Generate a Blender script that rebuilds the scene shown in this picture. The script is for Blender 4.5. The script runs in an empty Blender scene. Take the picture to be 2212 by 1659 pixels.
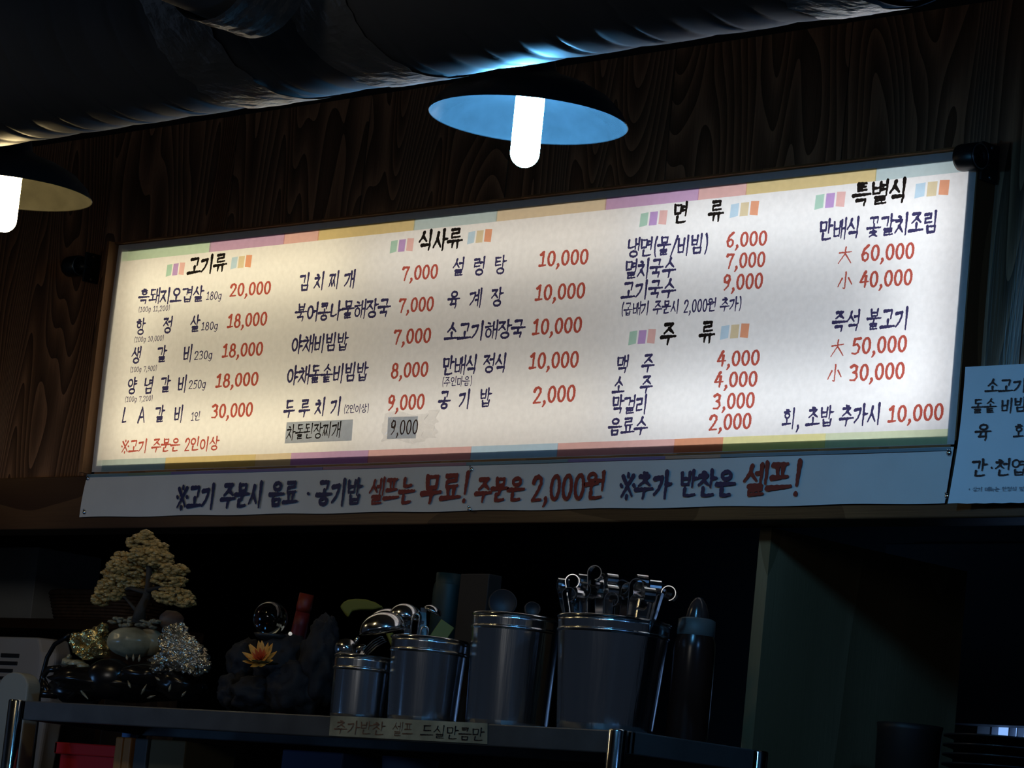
import bpy, bmesh, math, random
import numpy as np
from mathutils import Vector, Matrix

random.seed(11)
PI = math.pi
S = bpy.context.scene
COL = S.collection

# ------------------------------------------------------------------ camera, exposure, world, large lights
F = 7100.0                                     # focal length in pixels of the 2212 wide frame (a 5x phone lens)
CAM = Vector((5.34, -5.0, 1.2))                # a seated guest's eye
MR = ((0.6991500568452733, 0.7080110302065357, 0.09954686895694366),
      (-0.03891465983167408, 0.17670758083441962, -0.9834938129575762),
      (-0.71391515410687, 0.6837359226934965, 0.1510971235829357))
cam_data = bpy.data.cameras.new('camera')
cam = bpy.data.objects.new('camera', cam_data)
COL.objects.link(cam)
r_, d_, f_ = (Vector(v) for v in MR)
cam.matrix_world = Matrix(((r_.x, -d_.x, -f_.x, CAM.x), (r_.y, -d_.y, -f_.y, CAM.y),
                           (r_.z, -d_.z, -f_.z, CAM.z), (0, 0, 0, 1)))
cam_data.sensor_width = 36.0
cam_data.lens = F / 2212 * 36.0
cam_data.clip_start = 0.05
cam_data.clip_end = 60
S.camera = cam
S.view_settings.view_transform = 'Standard'
S.view_settings.look = 'None'
S.view_settings.gamma = 1.0
S.view_settings.use_curve_mapping = False
S.view_settings.exposure = 0.0

world = bpy.data.worlds.new('world')
S.world = world
world.use_nodes = True
bg = world.node_tree.nodes['Background']
bg.inputs['Color'].default_value = (0.48, 0.66, 1.0, 1)
bg.inputs['Strength'].default_value = 0.019


def area(name, loc, size, size_y, color, power, direction, spread=PI):
    l = bpy.data.lights.new(name, 'AREA')
    l.shape = 'RECTANGLE'
    l.size, l.size_y, l.color, l.energy, l.spread = size, size_y, color, power, spread
    o = bpy.data.objects.new(name, l)
    o.location = loc
    o.rotation_euler = Vector(direction).to_track_quat('-Z', 'Y').to_euler()
    COL.objects.link(o)
    return o


# fluorescent rows inside the menu light box (warm tubes at the left end, cooler ones at the right)
WARM, MIDW, COOL = (1.0, 0.885, 0.61), (1.0, 0.94, 0.82), (0.93, 0.97, 1.0)
for zt, k in ((2.625, 1.22), (2.235, 1.13)):
    area('sign_tube_light', (-0.90, 0.14, zt), 0.86, 0.03, WARM, 1.16 * k, (0, -1, 0))
    area('sign_tube_light', (0.0, 0.14, zt), 0.86, 0.03, MIDW, 0.79 * k, (0, -1, 0))
    area('sign_tube_light', (0.90, 0.14, zt), 0.86, 0.03, COOL, 1.12 * k, (0, -1, 0))
area('sign_tube_light', (1.26, 0.14, 2.43), 0.03, 0.36, COOL, 0.48, (0, -1, 0))  # upright strips added to brighten the two ends of the sheet
area('sign_tube_light', (-1.28, 0.14, 2.43), 0.03, 0.36, WARM, 0.30, (0, -1, 0))
# dim unseen fill added behind the camera to lift the duct's dark front
area('duct_front_fill', (2.6, -5.6, 2.9), 1.0, 1.0, (1.0, 0.95, 0.88), 3.2, (-3.4, 4.0, -0.25), math.radians(70))
# unseen bluish light added in place of daylight, narrowed onto the shelf's left edge
area('shelf_edge_fill', (-1.9, -3.4, 1.15), 0.7, 0.7, (0.20, 0.48, 1.0), 0.62, (0.72, 3.0, 0.36), math.radians(38))


def W(px, py, y=0.0):
    """world point on the plane y seen at a pixel of the photograph (used for measuring)"""
    q = Vector(((px - 1106) / F, (py - 829.5) / F, 1))
    d = r_ * q.x + d_ * q.y + f_ * q.z
    return CAM + d * ((y - CAM.y) / d.y)


def mpp(p):
    """metres per pixel at a point"""
    return (Vector(p) - CAM).dot(f_) / F


# ------------------------------------------------------------------ materials
MATS = {}


def mat(name, color=(0.5, 0.5, 0.5), rough=0.5, metal=0.0, spec=0.5, var=0.0, scale=20.0, bump=0.0, bscale=60.0,
        trans=0.0, ior=1.45, emit=None, strength=0.0, stretch=(1, 1, 1), rvar=0.0):
    if name in MATS:
        return MATS[name]
    m = bpy.data.materials.new(name)
    m.use_nodes = True
    nt = m.node_tree
    b = nt.nodes['Principled BSDF']
    b.inputs['Base Color'].default_value = (*color, 1)
    b.inputs['Roughness'].default_value = rough
    b.inputs['Metallic'].default_value = metal
    b.inputs['Specular IOR Level'].default_value = spec
    b.inputs['Transmission Weight'].default_value = trans
    b.inputs['IOR'].default_value = ior
    if emit:
        b.inputs['Emission Color'].default_value = (*emit, 1)
        b.inputs['Emission Strength'].default_value = strength
    if var or bump or rvar:
        tc = nt.nodes.new('ShaderNodeTexCoord')
        mp = nt.nodes.new('ShaderNodeMapping')
        mp.inputs['Scale'].default_value = stretch
        nt.links.new(tc.outputs['Object'], mp.inputs['Vector'])
    if var:
        n = nt.nodes.new('ShaderNodeTexNoise')
        n.inputs['Scale'].default_value = scale
        n.inputs['Detail'].default_value = 6
        nt.links.new(mp.outputs['Vector'], n.inputs['Vector'])
        rp = nt.nodes.new('ShaderNodeValToRGB')
        rp.color_ramp.elements[0].position = 0.3
        rp.color_ramp.elements[1].position = 0.7
        rp.color_ramp.elements[0].color = (*[max(0, c * (1 - var)) for c in color], 1)
        rp.color_ramp.elements[1].color = (*[min(1, c * (1 + var)) for c in color], 1)
        nt.links.new(n.outputs['Fac'], rp.inputs['Fac'])
        nt.links.new(rp.outputs['Color'], b.inputs['Base Color'])
    if rvar:
        n = nt.nodes.new('ShaderNodeTexNoise')
        n.inputs['Scale'].default_value = scale * 1.3
        n.inputs['Detail'].default_value = 5
        nt.links.new(mp.outputs['Vector'], n.inputs['Vector'])
        mr = nt.nodes.new('ShaderNodeMapRange')
        mr.inputs['To Min'].default_value = max(0.02, rough - rvar)
        mr.inputs['To Max'].default_value = min(1, rough + rvar)
        nt.links.new(n.outputs['Fac'], mr.inputs['Value'])
        nt.links.new(mr.outputs['Result'], b.inputs['Roughness'])
    if bump:
        n = nt.nodes.new('ShaderNodeTexNoise')
        n.inputs['Scale'].default_value = bscale
        n.inputs['Detail'].default_value = 4
        nt.links.new(mp.outputs['Vector'], n.inputs['Vector'])
        bp = nt.nodes.new('ShaderNodeBump')
        bp.inputs['Strength'].default_value = bump
        bp.inputs['Distance'].default_value = 0.01
        nt.links.new(n.outputs['Fac'], bp.inputs['Height'])
        nt.links.new(bp.outputs['Normal'], b.inputs['Normal'])
    MATS[name] = m
    return m


def wood(name, dark, light, rough=0.45, zs=0.16, xs=1.0, rings=16.0, bump=0.25, axis='Z', plank=0.0, px0=0.0):
    """contour lines of stretched noise: flat-sawn grain with cathedral figures; fine pores on top"""
    m = bpy.data.materials.new(name)
    m.use_nodes = True
    nt = m.node_tree
    N, L = nt.nodes.new, nt.links.new
    b = nt.nodes['Principled BSDF']
    tc = N('ShaderNodeTexCoord')
    vec = tc.outputs['Object']
    if plank:
        sx = N('ShaderNodeSeparateXYZ'); L(vec, sx.inputs[0])
        su = N('ShaderNodeMath'); su.operation = 'SUBTRACT'; L(sx.outputs['X'], su.inputs[0]); su.inputs[1].default_value = px0
        dv = N('ShaderNodeMath'); dv.operation = 'DIVIDE'; L(su.outputs[0], dv.inputs[0]); dv.inputs[1].default_value = plank
        fl = N('ShaderNodeMath'); fl.operation = 'FLOOR'; L(dv.outputs[0], fl.inputs[0])
        cx = N('ShaderNodeCombineXYZ')
        m1 = N('ShaderNodeMath'); m1.operation = 'MULTIPLY'; L(fl.outputs[0], m1.inputs[0]); m1.inputs[1].default_value = 3.7
        L(m1.outputs[0], cx.inputs['Y']); L(m1.outputs[0], cx.inputs['Z'])
        ad = N('ShaderNodeVectorMath'); ad.operation = 'ADD'; L(vec, ad.inputs[0]); L(cx.outputs[0], ad.inputs[1])
        vec = ad.outputs[0]
    mp = N('ShaderNodeMapping')
    mp.inputs['Scale'].default_value = (xs, xs, zs) if axis == 'Z' else (zs, xs, xs)
    L(vec, mp.inputs['Vector'])
    n1 = N('ShaderNodeTexNoise')
    n1.inputs['Scale'].default_value = 3.2
    n1.inputs['Detail'].default_value = 1.6
    n1.inputs['Distortion'].default_value = 0.25
    L(mp.outputs[0], n1.inputs['Vector'])
    mu = N('ShaderNodeMath'); mu.operation = 'MULTIPLY'; L(n1.outputs['Fac'], mu.inputs[0]); mu.inputs[1].default_value = rings
    fr = N('ShaderNodeMath'); fr.operation = 'FRACT'; L(mu.outputs[0], fr.inputs[0])
    mp2 = N('ShaderNodeMapping')
    mp2.inputs['Scale'].default_value = (220, 220, 7) if axis == 'Z' else (7, 220, 220)
    L(vec, mp2.inputs['Vector'])
    n2 = N('ShaderNodeTexNoise'); n2.inputs['Scale'].default_value = 1.0; n2.inputs['Detail'].default_value = 3
    L(mp2.outputs[0], n2.inputs['Vector'])
    mx = N('ShaderNodeMath'); mx.operation = 'MULTIPLY_ADD'; L(n2.outputs['Fac'], mx.inputs[0])
    mx.inputs[1].default_value = 0.40
    fs_ = N('ShaderNodeMath'); fs_.operation = 'MULTIPLY'; L(fr.outputs[0], fs_.inputs[0]); fs_.inputs[1].default_value = 0.72; L(fs_.outputs[0], mx.inputs[2])
    rp = N('ShaderNodeValToRGB')
    e = rp.color_ramp.elements
    e[0].position, e[0].color = 0.14, (*light, 1)
    e[1].position, e[1].color = 0.95, (*dark, 1)
    k = e.new(0.48); k.color = (*[(a * 0.38 + c * 0.62) for a, c in zip(light, dark)], 1)
    L(mx.outputs[0], rp.inputs['Fac'])
    L(rp.outputs['Color'], b.inputs['Base Color'])
    b.inputs['Roughness'].default_value = rough
    b.inputs['Specular IOR Level'].default_value = 0.4
    bp = N('ShaderNodeBump'); bp.inputs['Strength'].default_value = bump; bp.inputs['Distance'].default_value = 0.004
    L(mx.outputs[0], bp.inputs['Height']); L(bp.outputs['Normal'], b.inputs['Normal'])
    MATS[name] = m
    return m


def ink(name, tint, body=0.06, col=None):
    """printing ink on a translucent sheet: a colour filter with a little body of its own"""
    m = bpy.data.materials.new(name)
    m.use_nodes = True
    nt = m.node_tree
    nt.nodes.clear()
    out = nt.nodes.new('ShaderNodeOutputMaterial')
    t = nt.nodes.new('ShaderNodeBsdfTransparent')
    t.inputs['Color'].default_value = (*tint, 1)
    d = nt.nodes.new('ShaderNodeBsdfDiffuse')
    d.inputs['Color'].default_value = (*(col or tint), 1)
    mx = nt.nodes.new('ShaderNodeMixShader')
    mx.inputs['Fac'].default_value = body
    nt.links.new(t.outputs[0], mx.inputs[1])
    nt.links.new(d.outputs[0], mx.inputs[2])
    nt.links.new(mx.outputs[0], out.inputs['Surface'])
    MATS[name] = m
    return m


def sheet_mat(name, color, fac=0.5):
    m = bpy.data.materials.new(name)
    m.use_nodes = True
    nt = m.node_tree
    nt.nodes.clear()
    out = nt.nodes.new('ShaderNodeOutputMaterial')
    tc = nt.nodes.new('ShaderNodeTexCoord')
    n = nt.nodes.new('ShaderNodeTexNoise'); n.inputs['Scale'].default_value = 70; n.inputs['Detail'].default_value = 5
    nt.links.new(tc.outputs['Object'], n.inputs['Vector'])
    rp = nt.nodes.new('ShaderNodeValToRGB')
    rp.color_ramp.elements[0].color = (*[c * 0.94 for c in color], 1)
    rp.color_ramp.elements[1].color = (*color, 1)
    rp.color_ramp.elements[0].position = 0.35; rp.color_ramp.elements[1].position = 0.65
    nt.links.new(n.outputs['Fac'], rp.inputs['Fac'])
    d = nt.nodes.new('ShaderNodeBsdfDiffuse')
    t = nt.nodes.new('ShaderNodeBsdfTranslucent')
    nt.links.new(rp.outputs[0], d.inputs['Color']); nt.links.new(rp.outputs[0], t.inputs['Color'])
    mx = nt.nodes.new('ShaderNodeMixShader')
    mx.inputs['Fac'].default_value = fac
    nt.links.new(d.outputs[0], mx.inputs[1]); nt.links.new(t.outputs[0], mx.inputs[2])
    nt.links.new(mx.outputs[0], out.inputs['Surface'])
    MATS[name] = m
    return m


def clear_film(name, gloss=0.12, rough=0.12, tint=(0.97, 0.97, 0.97), bump=0.6, bscale=60):
    m = bpy.data.materials.new(name)
    m.use_nodes = True
    nt = m.node_tree
    nt.nodes.clear()
    out = nt.nodes.new('ShaderNodeOutputMaterial')
    t = nt.nodes.new('ShaderNodeBsdfTransparent'); t.inputs['Color'].default_value = (*tint, 1)
    g = nt.nodes.new('ShaderNodeBsdfGlossy'); g.inputs['Roughness'].default_value = rough
    tc = nt.nodes.new('ShaderNodeTexCoord')
    n = nt.nodes.new('ShaderNodeTexNoise'); n.inputs['Scale'].default_value = bscale
    nt.links.new(tc.outputs['Object'], n.inputs['Vector'])
    bp = nt.nodes.new('ShaderNodeBump'); bp.inputs['Strength'].default_value = bump; bp.inputs['Distance'].default_value = 0.01
    nt.links.new(n.outputs['Fac'], bp.inputs['Height']); nt.links.new(bp.outputs[0], g.inputs['Normal'])
    mx = nt.nodes.new('ShaderNodeMixShader'); mx.inputs['Fac'].default_value = gloss
    nt.links.new(t.outputs[0], mx.inputs[1]); nt.links.new(g.outputs[0], mx.inputs[2])
    nt.links.new(mx.outputs[0], out.inputs['Surface'])
    MATS[name] = m
    return m


# ------------------------------------------------------------------ mesh builder
class MB:
    def __init__(self):
        self.v, self.f, self.mi, self.sm = [], [], [], []

    def add(self, verts, faces, mi=0, smooth=False):
        o = len(self.v)
        self.v += [tuple(p) for p in verts]
        for f in faces:
            self.f.append(tuple(o + i for i in f))
            self.mi.append(mi)
            self.sm.append(smooth)
        return self

    def box(self, a, b, mi=0, M=None):
        x0, y0, z0 = a
        x1, y1, z1 = b
        vs = [Vector(p) for p in ((x0, y0, z0), (x1, y0, z0), (x1, y1, z0), (x0, y1, z0), (x0, y0, z1), (x1, y0, z1), (x1, y1, z1), (x0, y1, z1))]
        if M is not None:
            vs = [M @ p for p in vs]
        return self.add(vs, ((0, 3, 2, 1), (4, 5, 6, 7), (0, 1, 5, 4), (1, 2, 6, 5), (2, 3, 7, 6), (3, 0, 4, 7)), mi)

    def quad(self, pts, mi=0):
        return self.add(pts, (tuple(range(len(pts))),), mi)

    def lathe(self, prof, c=(0, 0, 0), n=48, mi=0, M=None, smooth=True, caps=False):
        vs, fs = [], []
        for r, z in prof:
            for k in range(n):
                a = 2 * PI * k / n
                p = Vector((r * math.cos(a), r * math.sin(a), z))
                vs.append((M @ p if M is not None else p) + Vector(c))
        for i in range(len(prof) - 1):
            for k in range(n):
                k2 = (k + 1) % n
                fs.append((i * n + k, i * n + k2, (i + 1) * n + k2, (i + 1) * n + k))
        if caps:
            fs.append(tuple(range(n))[::-1])
            fs.append(tuple((len(prof) - 1) * n + k for k in range(n)))
        return self.add(vs, fs, mi, smooth)

    def tube(self, path, rad, n=12, mi=0, smooth=True, caps=True):
        path = [Vector(p) for p in path]
        if not hasattr(rad, '__len__'):
            rad = [rad] * len(path)
        vs, fs = [], []
        up = None
        for i, p in enumerate(path):
            t = (path[min(i + 1, len(path) - 1)] - path[max(i - 1, 0)]).normalized()
            if up is None:
                up = t.orthogonal().normalized()
            up = (up - t * up.dot(t)).normalized()
            s = t.cross(up)
            for k in range(n):
                a = 2 * PI * k / n
                vs.append(p + (up * math.cos(a) + s * math.sin(a)) * rad[i])
        for i in range(len(path) - 1):
            for k in range(n):
                k2 = (k + 1) % n
                fs.append((i * n + k, i * n + k2, (i + 1) * n + k2, (i + 1) * n + k))
        if caps:
            fs.append(tuple(range(n))[::-1])
            fs.append(tuple((len(path) - 1) * n + k for k in range(n)))
        return self.add(vs, fs, mi, smooth)

    def strap(self, path, side, w, t, mi=0):
        """flat metal strap swept along a path; side is the direction of its width"""
        path = [Vector(p) for p in path]
        side = Vector(side).normalized()
        if not hasattr(w, '__len__'):
            w = [w] * len(path)
        vs, fs = [], []
        for i, p in enumerate(path):
            tg = (path[min(i + 1, len(path) - 1)] - path[max(i - 1, 0)]).normalized()
            nr = tg.cross(side).normalized()
            for a, b in ((-1, -1), (1, -1), (1, 1), (-1, 1)):
                vs.append(p + side * a * w[i] / 2 + nr * b * t / 2)
        for i in range(len(path) - 1):
            for k in range(4):
                k2 = (k + 1) % 4
                fs.append((i * 4 + k, i * 4 + k2, (i + 1) * 4 + k2, (i + 1) * 4 + k))
        fs.append((3, 2, 1, 0))
        e = (len(path) - 1) * 4
        fs.append((e, e + 1, e + 2, e + 3))
        return self.add(vs, fs, mi, False)

    def blob(self, c, r, sub=2, noise=0.0, freq=6.0, seed=0.0, mi=0, smooth=True, M=None):
        from mathutils import noise as NZ
        bm = bmesh.new()
        bmesh.ops.create_icosphere(bm, subdivisions=sub, radius=1)
        rr = r if hasattr(r, '__len__') else (r, r, r)
        vs = []
        for v in bm.verts:
            p = v.co.copy()
            if noise:
                q = p * freq + Vector((seed * 7.1, seed * 3.3, seed))
                p = p * (1 + noise * (NZ.noise(q) + 0.5 * NZ.noise(q * 2.3)))
            p = Vector((p.x * rr[0], p.y * rr[1], p.z * rr[2]))
            if M is not None:
                p = M @ p
            vs.append(p + Vector(c))
        fs = [tuple(v.index for v in f.verts) for f in bm.faces]
        bm.free()
        return self.add(vs, fs, mi, smooth)

    def build(self, name, mats, parent=None, bevel=0.0):
        me = bpy.data.meshes.new(name)
        me.from_pydata(self.v, [], self.f)
        if not isinstance(mats, (list, tuple)):
            mats = [mats]
        for m in mats:
            me.materials.append(m)
        me.polygons.foreach_set('material_index', self.mi)
        me.polygons.foreach_set('use_smooth', self.sm)
        me.update()
        o = bpy.data.objects.new(name, me)
        COL.objects.link(o)
        if parent is not None:
            o.parent = parent
            o.matrix_parent_inverse = Matrix.Translation(-parent.location)
        if bevel:
            b = o.modifiers.new('bevel', 'BEVEL')
            b.width = bevel
            b.segments = 2
            b.limit_method = 'ANGLE'
        return o


def tag(o, label=None, cat=None, group=None, kind=None):
    for k, v in (('label', label), ('category', cat), ('group', group), ('kind', kind)):
        if v:
            o[k] = v
    return o


def empty(name, loc, label, cat, group=None):
    o = bpy.data.objects.new(name, None)
    o.empty_display_size = 0.05
    o.location = loc
    COL.objects.link(o)
    return tag(o, label, cat, group)


def struct(o, label=None):
    return tag(o, label, None, None, 'structure')


# ------------------------------------------------------------------ brush lettering: strokes -> distance field -> outline mesh
def arc(cx, cy, rx, ry, a0, a1, n=14):
    return [(cx + rx * math.cos(math.radians(a0 + (a1 - a0) * i / n)), cy + ry * math.sin(math.radians(a0 + (a1 - a0) * i / n))) for i in range(n + 1)]


CONS = {
    'ㄱ': [[(.04, .84), (.88, .9), (.86, .6), (.78, .08)]],
    'ㄱv': [[(.04, .84), (.84, .92), (.76, .62), (.52, .3), (.08, .02)]],
    'ㄴ': [[(.14, .96), (.1, .16), (.5, .12), (.98, .24)]],
    'ㄷ': [[(.08, .9), (.9, .94)], [(.12, .88), (.1, .12), (.96, .18)]],
    'ㄹ': [[(.08, .9), (.86, .94), (.84, .56), (.12, .5), (.1, .08), (.97, .14)]],
    'ㅁ': [[(.1, .92), (.16, .06), (.86, .1), (.92, .92), (.1, .9)]],
    'ㅂ': [[(.1, .98), (.16, .05), (.86, .08)], [(.92, 1.0), (.86, .05)], [(.14, .52), (.88, .56)]],
    'ㅅ': [[(.56, 1.0), (.44, .55), (.0, .04)], [(.46, .6), (.98, .06)]],
    'ㅇ': [arc(.5, .5, .42, .44, 100, 460, 22)],
    'ㅈ': [[(.06, .9), (.86, .95), (.5, .5), (.0, .03)], [(.48, .5), (.98, .05)]],
    'ㅊ': [[(.38, 1.02), (.66, .95)], [(.06, .74), (.86, .78), (.5, .4), (.0, .0)], [(.48, .42), (.98, .02)]],
    'ㅋ': [[(.04, .86), (.88, .92), (.84, .6), (.72, .05)], [(.1, .46), (.8, .52)]],
    'ㅌ': [[(.08, .94), (.9, .97)], [(.12, .92), (.1, .08), (.96, .14)], [(.14, .5), (.86, .54)]],
    'ㅍ': [[(.04, .9), (.96, .94)], [(.32, .86), (.36, .14)], [(.7, .88), (.66, .14)], [(.0, .08), (1, .13)]],
    'ㅎ': [[(.34, 1.04), (.66, .98)], [(.04, .74), (.96, .8)], arc(.5, .3, .36, .3, 100, 460, 20)],
}


def _pair(a):
    return [[(x * .5, y) for x, y in s] for s in CONS[a]] + [[(.5 + x * .52, y) for x, y in s] for s in CONS[a]]


CONS['ㄲ'] = _pair('ㄱ'); CONS['ㄲv'] = _pair('ㄱv'); CONS['ㅉ'] = _pair('ㅈ')
VOW = {
    'ㅣ': [[(.55, 1.02), (.55, .5), (.5, -.04)]],
    'ㅏ': [[(.34, 1.02), (.36, .5), (.3, -.04)], [(.38, .52), (1.0, .54)]],
    'ㅐ': [[(.2, .94), (.22, .5), (.16, .04)], [(.82, 1.02), (.84, .5), (.78, -.04)], [(.24, .5), (.8, .53)]],
    'ㅑ': [[(.34, 1.02), (.36, .5), (.3, -.04)], [(.38, .66), (1.0, .68)], [(.38, .38), (1.0, .4)]],
    'ㅓ': [[(.72, 1.02), (.74, .5), (.68, -.04)], [(.02, .52), (.7, .55)]],
    'ㅔ': [[(.44, .94), (.46, .5), (.4, .04)], [(.92, 1.02), (.94, .5), (.88, -.04)], [(-.05, .5), (.42, .53)]],
    'ㅕ': [[(.72, 1.02), (.74, .5), (.68, -.04)], [(.02, .68), (.7, .7)], [(.02, .4), (.7, .42)]],
    'ㅖ': [[(.44, .94), (.46, .5), (.4, .04)], [(.92, 1.02), (.94, .5), (.88, -.04)], [(-.08, .64), (.42, .66)], [(-.08, .38), (.42, .4)]],
    'ㅗ': [[(.5, 1.0), (.5, .34)], [(.0, .26), (1.0, .34)]],
    'ㅛ': [[(.34, 1.0), (.36, .34)], [(.66, 1.02), (.64, .34)], [(.0, .26), (1.0, .34)]],
    'ㅜ': [[(.0, .72), (1.0, .8)], [(.52, .74), (.5, .4), (.46, -.06)]],
    'ㅠ': [[(.0, .74), (1.0, .82)], [(.36, .76), (.32, .05)], [(.68, .78), (.68, -.05)]],
    'ㅡ': [[(.0, .46), (1.0, .54)]],
}
INI = 'ㄱㄲㄴㄷㄸㄹㅁㅂㅃㅅㅆㅇㅈㅉㅊㅋㅌㅍㅎ'
MED = 'ㅏㅐㅑㅒㅓㅔㅕㅖㅗㅘㅙㅚㅛㅜㅝㅞㅟㅠㅡㅢㅣ'
FIN = ['', 'ㄱ', 'ㄲ', 'ㄳ', 'ㄴ', 'ㄵ', 'ㄶ', 'ㄷ', 'ㄹ', 'ㄺ', 'ㄻ', 'ㄼ', 'ㄽ', 'ㄾ', 'ㄿ', 'ㅀ', 'ㅁ', 'ㅂ', 'ㅄ', 'ㅅ', 'ㅆ', 'ㅇ', 'ㅈ', 'ㅊ', 'ㅋ', 'ㅌ', 'ㅍ', 'ㅎ']
MIX = {'ㅘ': ('ㅗ', 'ㅏ'), 'ㅙ': ('ㅗ', 'ㅐ'), 'ㅚ': ('ㅗ', 'ㅣ'), 'ㅝ': ('ㅜ', 'ㅓ'), 'ㅟ': ('ㅜ', 'ㅣ'), 'ㅢ': ('ㅡ', 'ㅣ')}
HORI = 'ㅗㅛㅜㅠㅡ'
OTHER = {   # advance width, strokes in a unit box
    '0': (.60, [arc(.5, .5, .36, .46, 95, 455, 24)]),
    '1': (.52, [[(.2, .78), (.54, .96), (.52, .06)], [(.14, .04), (.9, .06)]]),
    '2': (.60, [[(.12, .74), (.22, .92), (.5, .98), (.78, .88), (.8, .68), (.56, .4), (.12, .04), (.88, .06)]]),
    '3': (.60, [[(.14, .86), (.44, .98), (.76, .86), (.72, .62), (.4, .52), (.74, .46), (.84, .24), (.6, .04), (.12, .06)]]),
    '4': (.62, [[(.6, .98), (.1, .34), (.94, .36)], [(.68, .7), (.62, .02)]]),
    '5': (.60, [[(.86, .96), (.3, .94), (.2, .56), (.56, .62), (.84, .42), (.72, .12), (.42, .02), (.1, .08)]]),
    '6': (.60, [[(.76, .98), (.36, .76), (.16, .4), (.26, .1), (.54, .02), (.8, .16), (.8, .42), (.52, .54), (.2, .36)]]),
    '7': (.58, [[(.1, .84), (.14, .94), (.86, .94), (.56, .5), (.4, .02)]]),
    '8': (.60, [arc(.5, .74, .28, .23, 90, 450, 18), arc(.5, .27, .36, .26, 90, 450, 20)]),
    '9': (.60, [[(.82, .66), (.56, .48), (.26, .54), (.2, .8), (.46, .98), (.74, .92), (.84, .66), (.68, .26), (.3, .02)]]),
    ',': (.30, [[(.5, .1), (.62, .0), (.2, -.2)]]),
    '(': (.36, [arc(1.15, .48, .8, .66, 125, 235, 8)]),
    ')': (.36, [arc(-.15, .48, .8, .66, 55, -55, 8)]),
    '/': (.50, [[(.95, 1.02), (.05, -.06)]]),
    '!': (.40, [[(.66, 1.06), (.5, .3)], [(.44, .04), (.46, .02)]]),
    '·': (.50, [[(.5, .5), (.54, .48)]]),
    '*': (.40, [[(.2, .5), (.8, .5)], [(.5, .7), (.5, .3)]]),
    'g': (.58, [arc(.46, .36, .32, .3, 20, 380, 18), [(.8, .66), (.78, .0), (.5, -.24), (.14, -.16)]]),
    'L': (.72, [[(.3, .98), (.14, .06), (.7, .1)]]),
    'A': (.84, [[(.08, .02), (.5, .98), (.92, .02)], [(.24, .34), (.76, .36)]]),
    '※': (.92, [[(.16, .9), (.84, .1)], [(.84, .92), (.16, .08)], [(.5, 1.0), (.5, .9)], [(.5, .1), (.5, .0)], [(.06, .54), (.12, .5)], [(.9, .54), (.95, .5)]]),
    '大': (.98, [[(.06, .66), (.94, .72)], [(.52, 1.0), (.48, .6), (.04, .02)], [(.5, .6), (.96, .04)]]),
    '小': (.98, [[(.52, 1.02), (.5, .06), (.38, .12)], [(.28, .68), (.02, .2)], [(.72, .68), (.98, .3)]]),
    ' ': (.46, []),
}


def syllable(ch):
    k = ord(ch) - 0xAC00
    i, m, f = INI[k // 588], MED[k % 588 // 28], FIN[k % 28]
    out = []

    def put(strokes, box):
        x0, y0, x1, y1 = box
        for s in strokes:
            out.append([(x0 + (x1 - x0) * x, y0 + (y1 - y0) * y) for x, y in s])
    iv = i + 'v' if i + 'v' in CONS and m not in HORI and m not in MIX and not f else i
    if m in MIX:
        h, v = MIX[m]
        if f:
            put(CONS[i], (.06, .68, .54, 1.0)); put(VOW[h], (-.02, .38, .62, .64)); put(VOW[v], (.6, .36, 1.0, 1.0)); put(CONS[f], (.2, .0, .86, .28))
        else:
            put(CONS[i], (.06, .54, .56, .96)); put(VOW[h], (-.02, .1, .62, .52)); put(VOW[v], (.6, .0, 1.0, 1.0))
    elif m in HORI:
        if f:
            put(CONS[i], (.2, .66, .8, 1.0)); put(VOW[m], (-.02, .36, 1.02, .62)); put(CONS[f], (.2, .0, .8, .3))
        else:
            put(CONS[i], (.16, .5, .84, 1.0)); put(VOW[m], (-.02, .0, 1.02, .46))
    else:
        if f:
            put(CONS[iv], (.0, .46, .56, .96)); put(VOW[m], (.56, .4, 1.02, 1.02)); put(CONS[f], (.18, .0, .9, .34))
        else:
            put(CONS[iv], (.0, .1, .56, .88)); put(VOW[m], (.56, .0, 1.02, 1.0))
    dense = len(out) + (i in 'ㄹㅂㅌㅎ') + (f in ('ㄹ', 'ㅂ', 'ㅌ'))
    return 1.0, out, (0.94 if dense <= 4 else 0.84 if dense <= 6 else 0.74)


GLYPH = {}


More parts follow.
